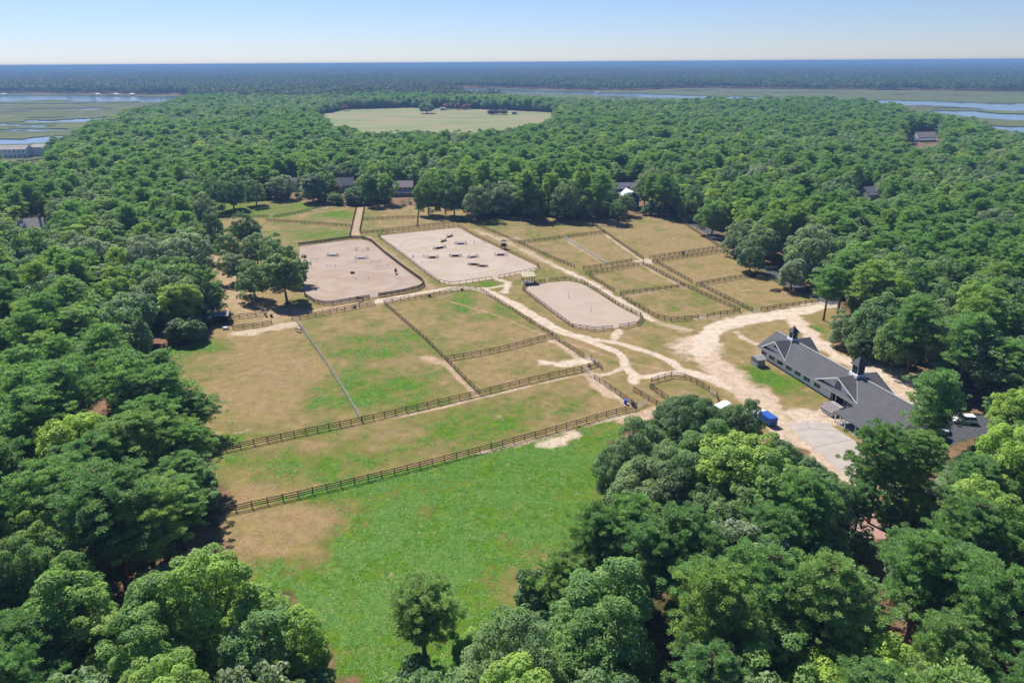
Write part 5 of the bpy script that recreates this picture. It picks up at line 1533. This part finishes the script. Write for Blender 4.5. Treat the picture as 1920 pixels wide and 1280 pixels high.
bucket("black tub at the bend of the track fence", 866, 544.5, BLACKP, .4, .6)
bucket("black tub on the upper double fence by the paved road", 1280, 476, BLACKP, .5, .8)
bucket("black tub beside the chestnut horse in the left yard", 509, 594, BLACKP, .45, .8)
bucket("black tub on the cross fence of the right paddocks", 1413, 518, BLACKP, .5, .8)
def marker(label, px, py):
    g = G(px, py); e = thing("arena_marker", label, "post", (g[0], g[1], .02), 0, "thin posts in the small arena")
    m = MB(); m.tube([(0, 0, 0), (0, 0, 1.7)], [.07, .06], 8); m.build("pole", STDM["grey"], e)
    m = MB(); m.tube([(0, 0, 0), (0, 0, .12)], [.28, .22], 10); m.build("base", STDM["grey"], e)
marker("thin post near the top of the small raked arena", 1065.5, 557); marker("thin post near the bottom of the small raked arena", 1108, 585)
# ------------------------------------------------------------------ pavilion and booth
def pavilion():
    g = G(990, 530); e = thing("pavilion", "open timber pavilion with tan flat roof at the top of the small arena", "pavilion", (g[0], g[1], 0), .18)
    TAN = plain("tan_roofing", (0.43, 0.36, 0.24), .9, .12, 1.5, .2)
    for x in (-1.9, 1.9):
        for y in (-1.7, 1.7):
            m = MB(); m.box((x, y, 1.35), (.2, .2, 2.7)); m.build("post", DARKWOOD, e)
    m = MB(); m.add([(-2.4, -2.2, 2.65), (2.4, -2.2, 2.65), (2.4, 2.2, 3.15), (-2.4, 2.2, 3.15), (-2.4, -2.2, 2.83), (2.4, -2.2, 2.83), (2.4, 2.2, 3.33), (-2.4, 2.2, 3.33)], [(0, 3, 2, 1), (4, 5, 6, 7), (0, 1, 5, 4), (1, 2, 6, 5), (2, 3, 7, 6), (3, 0, 4, 7)]); m.build("roof", TAN, e)
    for y in (-1.75, 1.75):
        m = MB(); m.box((0, y, .9), (3.8, .08, .16)); m.build("rail", DARKWOOD, e)
    m = MB(); m.box((0.6, 1.2, .45), (2.2, .4, .08)); b = m.build("bench", DARKWOOD, e)
    for x in (-.3, 1.5):
        m = MB(); m.box((x, 1.2, .2), (.08, .36, .42)); m.build("leg", DARKWOOD, b)
    m = MB(); m.box((0, 0, .06), (4.2, 3.8, .12)); m.build("floor", DECK, e)
pavilion()
def booth():
    g = G(944.5, 466); e = thing("judge_booth", "dark raised judge's booth on the upper right rail of the jumping arena", "booth", (g[0], g[1], 0), .5)
    for x in (-.8, .8):
        for y in (-.8, .8):
            m = MB(); m.box((x, y, 1.6), (.14, .14, 3.2)); m.build("post", DARKWOOD, e)
    m = MB(); m.box((0, 0, 1.1), (1.8, 1.8, .12)); m.build("floor", DECK, e)
    for c, d in (((0, -.85, 1.6), (1.7, .06, .9)), ((0, .85, 1.6), (1.7, .06, .9)), ((.85, 0, 1.6), (.06, 1.64, .9)), ((-.85, 0, 1.6), (.06, 1.64, .9))):
        m = MB(); m.box(c, d); m.build("panel", BLACKP, e)
    m = MB(); m.add([(-1.2, -1.2, 3.2), (1.2, -1.2, 3.2), (1.2, 1.2, 3.2), (-1.2, 1.2, 3.2), (0, 0, 3.9)], [(0, 1, 4), (1, 2, 4), (2, 3, 4), (3, 0, 4), (3, 2, 1, 0)]); m.build("roof", SHINGLE, e)
    m = MB(); m.bar((-.4, -.95, 1.1), (-.4, -2.1, 0), .08); m.bar((.4, -.95, 1.1), (.4, -2.1, 0), .08)
    for i in range(4):
        m.bar((-.4, -1.15 - .25 * i, .9 - .24 * i), (.4, -1.15 - .25 * i, .9 - .24 * i), .18, .04)
    m.build("steps", GREYWOOD, e)
booth()
# ------------------------------------------------------------------ horses and people
def skin(name, nodes, edges, mat, levels=1):
    """continuous body grown over a skeleton: nodes {key: (x, y, z, r)}"""
    keys = list(nodes); ix = {k: i for i, k in enumerate(keys)}
    me = bpy.data.meshes.new(name); me.from_pydata([nodes[k][:3] for k in keys], [(ix[a], ix[b]) for a, b in edges], [])
    o = bpy.data.objects.new(name, me); COL.objects.link(o)
    o.modifiers.new("s", 'SKIN')
    for i, k in enumerate(keys):
        r = nodes[k][3]; rr = r if isinstance(r, tuple) else (r, r)
        me.skin_vertices[0].data[i].radius = rr
        me.skin_vertices[0].data[i].use_root = (i == 0)
    sb = o.modifiers.new("b", 'SUBSURF'); sb.levels = levels; sb.render_levels = levels
    dg = bpy.context.evaluated_depsgraph_get()
    out = bpy.data.meshes.new_from_object(o.evaluated_get(dg))
    bpy.data.objects.remove(o); out.name = name
    out.materials.clear(); out.materials.append(mat)
    out.polygons.foreach_set("use_smooth", np.ones(len(out.polygons), bool))
    return out
def horse_mesh(mat, graze):
    hd = [(1.25, 0, .75, .16), (1.45, 0, .38, .13), (1.55, 0, .15, .085)] if graze else [(1.15, 0, 1.75, .17), (1.42, 0, 1.72, .13), (1.68, 0, 1.50, .085)]
    nk = (1.02, 0, 1.12, .22) if graze else (.95, 0, 1.50, .22)
    N = {"hip": (-.62, 0, 1.22, (.32, .34)), "belly": (-.05, 0, 1.12, (.31, .33)), "chest": (.55, 0, 1.16, (.29, .36)), "neck": nk, "poll": hd[0], "face": hd[1], "nose": hd[2]}
    E = [("hip", "belly"), ("belly", "chest"), ("chest", "neck"), ("neck", "poll"), ("poll", "face"), ("face", "nose")]
    for sg, n in ((.17, "l"), (-.17, "r")):
        k = .1 if n == "l" else -.08
        N.update({"sh" + n: (.55, sg, .92, .15), "kn" + n: (.56 + k, sg, .50, .075), "fe" + n: (.54 + k, sg, .12, .055), "ho" + n: (.58 + k, sg, .03, .065)})
        N.update({"st" + n: (-.58, sg, .90, .18), "hk" + n: (-.78 - k, sg, .52, .08), "pa" + n: (-.70 - k, sg, .13, .055), "hh" + n: (-.66 - k, sg, .03, .065)})
        E += [("chest", "sh" + n), ("sh" + n, "kn" + n), ("kn" + n, "fe" + n), ("fe" + n, "ho" + n), ("hip", "st" + n), ("st" + n, "hk" + n), ("hk" + n, "pa" + n), ("pa" + n, "hh" + n)]
    return skin("body", N, E, mat), hd
COATS = {}
def horse(label, px, py, rz, col, graze=False, mane=(0.02, 0.018, 0.015), cat="horse"):
    g = G(px, py); e = thing("horse", label, cat, (g[0], g[1], .02), rz)
    mt = plain("coat_%d" % len(COATS), col, .6, .18, 2); COATS[len(COATS)] = 1; mm_ = plain("mane_%d" % len(COATS), mane, .8, .2)
    me, hd = horse_mesh(mt, graze); obj("body", me, e)
    m = MB(); m.tube([(-.90, 0, 1.32), (-1.02, 0, 1.05), (-1.03, 0, .6)], [.06, .08, .03], 7); m.build("tail", mm_, e, True)
    c = hd[0]; m = MB(); m.tube([(.55, 0, 1.52), ((.55 + c[0]) / 2 - .02, 0, (1.5 + c[2]) / 2 + .17), (c[0], 0, c[2] + .17)], [.04, .06, .04], 6); m.build("mane", mm_, e, True)
    for sg in (-1, 1):
        m = MB(); m.tube([(c[0], sg * .08, c[2] + .12), (c[0] + .02, sg * .1, c[2] + .30)], [.045, .01], 5); m.build("ear", mt, e)
    return e
horse("pale grey horse grazing beside the weathered fence", 561, 622, 2.6, (0.56, 0.53, 0.50), True)
horse("dark bay horse standing outside the rosy arena fence", 676, 565, -2.6, (0.045, 0.032, 0.026))
horse("chestnut horse standing in the shady left yard", 499, 593, 1.9, (0.22, 0.12, 0.075))
horse("dark horse carrying a rider in the rosy arena", 742.5, 513, -1.75, (0.035, 0.026, 0.022))
def person(label, px, py, rz, z, shirt, trousers, seated=False, helmet=None, dx=0):
    g = G(px, py); e = thing("person", label, "person", (g[0], g[1], z), rz)
    SK = plain("skin_tone", (0.45, 0.28, 0.20), .6, .08); SH = plain("shirt_%d" % int(z * 10 + px), shirt, .8, .1); TR = plain("trousers_%d" % int(px), trousers, .8, .15)
    N = {"hip": (0, 0, .95, (.16, .13)), "waist": (0, 0, 1.12, (.15, .12)), "chest": (0, 0, 1.35, (.19, .13)), "neck": (0, 0, 1.50, .06), "head": (0, 0, 1.62, .095), "crown": (0, 0, 1.72, .08)}
    E = [("hip", "waist"), ("waist", "chest"), ("chest", "neck"), ("neck", "head"), ("head", "crown")]
    for sg, n in ((1, "l"), (-1, "r")):
        N.update({"s" + n: (0, .2 * sg, 1.42, .065), "e" + n: (.05, .27 * sg, 1.14, .05), "w" + n: (.26 if seated else .1, (.16 if seated else .28) * sg, 1.02 if seated else .88, .035), "p" + n: (.33 if seated else .12, (.14 if seated else .28) * sg, 1.02 if seated else .80, .04)})
        E += [("chest", "s" + n), ("s" + n, "e" + n), ("e" + n, "w" + n), ("w" + n, "p" + n)]
        if seated:
            N.update({"k" + n: (.28, .36 * sg, .62, .08), "a" + n: (.05, .38 * sg, .25, .055), "f" + n: (.2, .38 * sg, .20, .05)})
        else:
            N.update({"k" + n: (.03, .11 * sg, .5, .075), "a" + n: (0, .12 * sg, .09, .05), "f" + n: (.16, .12 * sg, .05, .05)})
        E += [("hip", "k" + n), ("k" + n, "a" + n), ("a" + n, "f" + n)]
    me = skin("body", N, E, SK)
    me.materials.append(SH); me.materials.append(TR)
    for p in me.polygons:
        zz = p.center.z
        p.material_index = 2 if zz < (1.0 if not seated else .98) and abs(p.center.y) < (.2 if not seated else .5) and not (seated and p.center.x > .2 and zz > .9) else (1 if zz < 1.49 and abs(p.center.y) < .25 else (1 if 1.1 < zz < 1.49 else 0))
    obj("body", me, e)
    m = MB(); m.tube([(-.01, 0, 1.64), (-.01, 0, 1.72), (-.01, 0, 1.79)], [.125, .12, .05], 10); m.build("riding_helmet" if helmet else "hair", plain("hat_%d" % int(px), helmet or (0.06, 0.04, 0.03), .6, .1), e, True)
person("rider in dark jacket and helmet seated on the dark horse", 742.5, 513, -1.75, .50, (0.03, 0.03, 0.05), (0.25, 0.22, 0.18), True, (0.02, 0.02, 0.02))
person("person in white shirt beside the chestnut horse", 496.5, 592, .4, .0, (0.75, 0.74, 0.72), (0.05, 0.06, 0.10), False, (0.6, 0.58, 0.52))
# ------------------------------------------------------------------ vehicles
TYRE = plain("tyre", (0.02, 0.02, 0.02), .9, .2); CHROME = plain("alloy", (0.5, 0.5, 0.52), .3, .05, 3, 0, .5, .8); LAMP = plain("lamp_lens", (0.75, 0.76, 0.78), .1, .05); TAIL = plain("tail_lens", (0.4, 0.02, 0.02), .2, .1)
def car(label, px, py, rz, col, kind="suv", group=None):
    g = G(px, py); e = thing("parked_car", label, "car", (g[0], g[1], .04), rz, group)
    paint = plain("car_paint_%d" % int(px), col, .22, .04, 2, 0, .6)
    Hb, Ht = (.95, 1.72) if kind == "suv" else (.88, 1.45)
    L, Wd = 4.7, 1.85
    prof = [(-L / 2, .35), (-L / 2 + .02, Hb), (-L / 2 + .25, Hb + .06), (L * .20, Hb + .04), (L * .45, Hb - .12), (L / 2, Hb - .3), (L / 2, .35)]
    cabin = [(-L / 2 + .12, Hb + .03), (-L / 2 + .45, Ht), (L * .02, Ht), (L * .22, Hb + .02)] if kind == "suv" else [(-L * .32, Hb + .03), (-L * .17, Ht), (L * .04, Ht), (L * .22, Hb + .02)]
    def extr(p, w0, w1=None):
        n = len(p); w1 = w1 or [w0] * n
        V = [(a, -w1[i] / 2, b) for i, (a, b) in enumerate(p)] + [(a, w1[i] / 2, b) for i, (a, b) in enumerate(p)]
        m = MB(); m.add(V, [tuple(range(n)), tuple(range(2 * n - 1, n - 1, -1))] + [(i, n + i, n + (i + 1) % n, (i + 1) % n) for i in range(n)]); return m
    b = extr(prof, Wd).build("body", paint, e)
    bv = b.modifiers.new("soft", 'BEVEL'); bv.width = .10; bv.segments = 3; bv.limit_method = 'ANGLE'
    cb = extr(cabin, Wd, [Wd * .94, Wd * .78, Wd * .78, Wd * .94]).build("cabin_glass", DARKPANE, e)
    rf = extr([(cabin[1][0] - .08, Ht - .05), (cabin[1][0], Ht + .035), (cabin[2][0], Ht + .035), (cabin[2][0] + .1, Ht - .05)], Wd * .82).build("roof", paint, e)
    for x in (cabin[0][0] + .75, (cabin[1][0] + cabin[2][0]) / 2 + .1):
        for sg in (-1, 1):
            m = MB(); m.bar((x, sg * Wd * .475, Hb + .02), (x + .12, sg * Wd * .40, Ht), .09); m.build("pillar", paint, e)
    for x in (-L * .30, L * .31):
        for sg in (-1, 1):
            m = MB(); m.tube([(x, sg * (Wd / 2 - .2), .34), (x, sg * (Wd / 2 + .01), .34)], [.34, .34], 16); w = m.build("wheel", TYRE, e, True)
            m = MB(); m.tube([(x, sg * (Wd / 2 - .0), .34), (x, sg * (Wd / 2 + .025), .34)], [.22, .20], 12); m.build("rim", CHROME, w)
    for sg in (-1, 1):
        m = MB(); m.box((L / 2 - .03, sg * .66, Hb - .36), (.1, .36, .14)); m.build("headlight", LAMP, e)
        m = MB(); m.box((-L / 2 + .01, sg * .74, Hb - .12), (.07, .22, .24)); m.build("tail_light", TAIL, e)
        m = MB(); m.box((L * .19, sg * (Wd / 2 + .09), Hb + .12), (.14, .18, .12)); m.build("mirror", paint, e)
    return e
car("white off-road car parked under the trees right of the barn", 1806, 792, 3.0, (0.78, 0.79, 0.80))
car("silver-blue car glimpsed between the pines below the barn", 1766, 806, 1.2, (0.30, 0.36, 0.42), "sedan")
car("grey car parked at the end of the barn canopy", 1704, 822, .4, (0.33, 0.36, 0.40), "sedan")
car("white car with blue windscreen between the two tall pines", 1716, 838, -.5, (0.72, 0.74, 0.78), "sedan")
def truck():
    g = G(1434, 790); e = thing("box_truck", "blue truck with white cab half hidden by the oaks near the barn track", "truck", (g[0], g[1], .02), 1.9)
    m = MB(); m.box((-.9, 0, 1.25), (3.6, 2.0, 1.6)); m.build("cargo_box", plain("truck_blue", (0.03, 0.10, 0.36), .4, .1), e)
    m = MB(); m.add([(.95, -.95, .5), (2.6, -.95, .5), (2.6, .95, .5), (.95, .95, .5), (.95, -.9, 1.9), (1.9, -.85, 1.9), (1.9, .85, 1.9), (.95, .9, 1.9), (2.6, -.95, 1.1), (2.6, .95, 1.1)],
        [(0, 3, 2, 1), (4, 5, 6, 7), (0, 1, 8, 5, 4), (2, 3, 7, 6, 9), (1, 2, 9, 8), (8, 9, 6, 5), (0, 4, 7, 3)]); c = m.build("cab", WHITE, e)
    m = MB(); m.add([(2.55, -.8, 1.18), (2.55, .8, 1.18), (1.97, .75, 1.82), (1.97, -.75, 1.82)], [(0, 1, 2, 3)]); 
    for v in range(len(m.v)):
        m.v[v] = (m.v[v][0] + .03, m.v[v][1], m.v[v][2] + .03)
    m.build("windscreen", DARKPANE, c)
    for x in (-1.7, 1.8):
        for sg in (-1, 1):
            m = MB(); m.tube([(x, sg * .72, .42), (x, sg * 1.0, .42)], [.42, .42], 14); m.build("wheel", TYRE, e, True)
truck()
def trailer(label, px, py, rz):
    g = G(px, py); e = thing("horse_trailer", label, "trailer", (g[0], g[1], .02), rz, "white horse trailers under the oaks")
    m = MB(); m.add([(-2.2, -1.0, .5), (2.2, -1.0, .5), (2.2, 1.0, .5), (-2.2, 1.0, .5), (-2.2, -1.0, 2.2), (2.0, -1.0, 2.2), (2.0, 1.0, 2.2), (-2.2, 1.0, 2.2), (-2.2, 0, 2.55), (1.9, 0, 2.55)],
        [(0, 3, 2, 1), (0, 1, 5, 4), (1, 2, 6, 5), (2, 3, 7, 6), (3, 0, 4, 7), (4, 5, 9, 8), (6, 7, 8, 9), (5, 6, 9), (4, 8, 7)]); m.build("body", WHITE, e)
    for x in (-.5, .45):
        for sg in (-1, 1):
            m = MB(); m.tube([(x, sg * .85, .36), (x, sg * 1.06, .36)], [.36, .36], 14); m.build("wheel", TYRE, e, True)
    for x in (-1.2, 0, 1.2):
        for sg in (-1, 1):
            m = MB(); m.box((x, sg * 1.02, 1.75), (.8, .03, .35)); m.build("window", DARKPANE, e)
    m = MB(); m.bar((2.2, -.5, .5), (3.4, 0, .45), .1); m.bar((2.2, .5, .5), (3.4, 0, .45), .1); m.build("drawbar", BLACKP, e)
trailer("white horse trailer showing between the oaks below the round pen", 1352, 775, .7)
trailer("white horse trailer behind the oak crown left of the blue truck", 1400, 790, .7)
def tarp():
    g = G(1608, 957); e = thing("folded_tarp", "small blue tarp on the rosy patio by the leaning pine", "tarp", (g[0], g[1], .04), .4)
    m = MB(); m.prism([(-.9, -.35), (.7, -.5), (1.0, .2), (-.2, .5)], 0, .25); m.build("fold", BLUEP, e); m = MB(); m.prism([(-.6, -.2), (.5, -.3), (.6, .15), (-.1, .3)], .253, .4); m.build("fold", BLUEP, e)
tarp()
def mound():
    g = G(1455, 546); rs_ = np.random.RandomState(3)
    e = thing("dirt_mound", "small dark brown mound of dirt in the right paddock", "mound", (g[0], g[1], 0), 0)
    V, Fs = [], []
    n = 18
    for j in range(6):
        for i in range(n):
            a = 2 * math.pi * i / n; r = (1 - j / 6) * (1.5 + .4 * math.sin(3 * a)) * (.85 + .3 * rs_.rand())
            V.append((r * math.cos(a) * 1.4, r * math.sin(a), -.05 + 1.1 * (j / 5) ** .8 * (.85 + .2 * rs_.rand())))
    for j in range(5):
        for i in range(n):
            Fs.append((j * n + i, j * n + (i + 1) % n, (j + 1) * n + (i + 1) % n, (j + 1) * n + i))
    Fs.append(tuple(5 * n + i for i in range(n)))
    m = MB(); m.add(V, Fs); m.build("heap", plain("dark_soil", (0.075, 0.05, 0.04), .95, .4, 3, .5), e)
mound()
# ------------------------------------------------------------------ things at the far pasture and the far shore
def small_tree(name, label, px, py, h, r, mat, cat="tree", group=None, low=-.8):
    tm, cm = broad(900 + int(px), r, h, h * .55, h * .45, 40, r * .28, 1500, r * .13, mat, low=low)
    g = G(px, py); e = thing(name, label, cat, (g[0], g[1], 0), 0, group)
    obj("trunk", tm, e); obj("crown", cm, e)
for px, lb in ((838, "leftmost red-blossomed tree at the back of the far pasture"), (858, "middle red-blossomed tree at the back of the far pasture"), (873, "rightmost red-blossomed tree at the back of the far pasture"), (648, "red-blossomed tree at the left end of the far pasture")):
    small_tree("blossom_tree", lb, px, 206 if px > 700 else 208, 9, 6, LEAF_RED, "tree", "red trees by the far pasture")
for px, lb in ((922, "leftmost mauve bush beside the far pasture sheds"), (932, "middle mauve bush beside the far pasture sheds"), (945, "rightmost mauve bush beside the far pasture sheds")):
    small_tree("mauve_bush", lb, px, 215.5, 7, 5.5, LEAF_MAUVE, "bush", "mauve bushes by the far pasture")
small_tree("golden_shrub", "golden yellow shrub in front of the slate-roofed house", 628, 362, 6, 3.2, LEAF_GOLD, "shrub")
for px, lb in ((964, "white shed among the mauve bushes of the far pasture"), (830, "pale shed behind the far pasture near the red trees")):
    little_shed(lb, G(px, 214.5 if px > 900 else 207), .1, 9, 6, 3.6, WHITE, ROSE_ROOF, "farm_shed", False, True)
def dock(label, px, py, w):
    g = G(px, py); e = thing("boat_dock", label, "dock", (g[0], g[1], 0), 0, "docks along the far left shore")
    m = MB(); m.box((0, 0, 1.6), (w, 6, .4)); m.build("deck", GREYWOOD, e)
    for x in (-w * .4, w * .4):
        m = MB(); m.box((x, 0, .8), (.7, .7, 1.6)); m.build("pile", GREYWOOD, e)
    m = MB(); m.add([(-w * .3, -4, 5), (w * .3, -4, 5), (w * .3, 4, 5), (-w * .3, 4, 5), (0, 0, 7.5)], [(0, 1, 4), (1, 2, 4), (2, 3, 4), (3, 0, 4), (3, 2, 1, 0)]); m.build("boathouse_roof", METALROOF, e)
    for x in (-w * .25, w * .25):
        for y in (-3, 3):
            m = MB(); m.box((x, y, 3.4), (.5, .5, 3.2)); m.build("post", GREYWOOD, e)
for i, (px, lb) in enumerate(((8, "leftmost boat dock on the far river shore"), (184, "boat dock left of the three on the far shore"), (219, "boat dock in the middle of the three on the far shore"), (249, "boat dock right of the three on the far shore"))):
    dock(lb, px, 180.5, 22)
for i, (px, py, lb) in enumerate(((287, 172.5, "white gabled house on the far left shore"), (324, 173, "small pale house right of the white gabled shore house"), (404, 173.5, "largest white house on the far shore left of the pasture"), (365, 174, "low white house between the far shore houses"), (1120, 176, "tiny white boathouse by the far river bend"))):
    k = .45 if px > 1000 else 1.0
    house(lb, G(px, py), .3, 22 * k, 14 * k, 8 * k, 5 * k, WHITE, METALROOF, None, False, 1, cols=2)
# ------------------------------------------------------------------ haze: the air between here and the skyline
def haze():
    b = MB(); b.box((0, 13100, 36.5), (53000, 28000, 76))
    m = bpy.data.materials.new("haze"); m.use_nodes = True
    nt = m.node_tree
    nt.nodes.remove(nt.nodes["Principled BSDF"])
    v = nd(nt, "ShaderNodeVolumePrincipled")
    v.inputs["Color"].default_value = (0.24, 0.43, 0.72, 1)
    v.inputs["Density"].default_value = 0.00021
    v.inputs["Anisotropy"].default_value = 0.0
    nt.links.new(v.outputs[0], nt.nodes["Material Output"].inputs["Volume"])
    b.build("haze", m, None, kind="stuff")
haze()
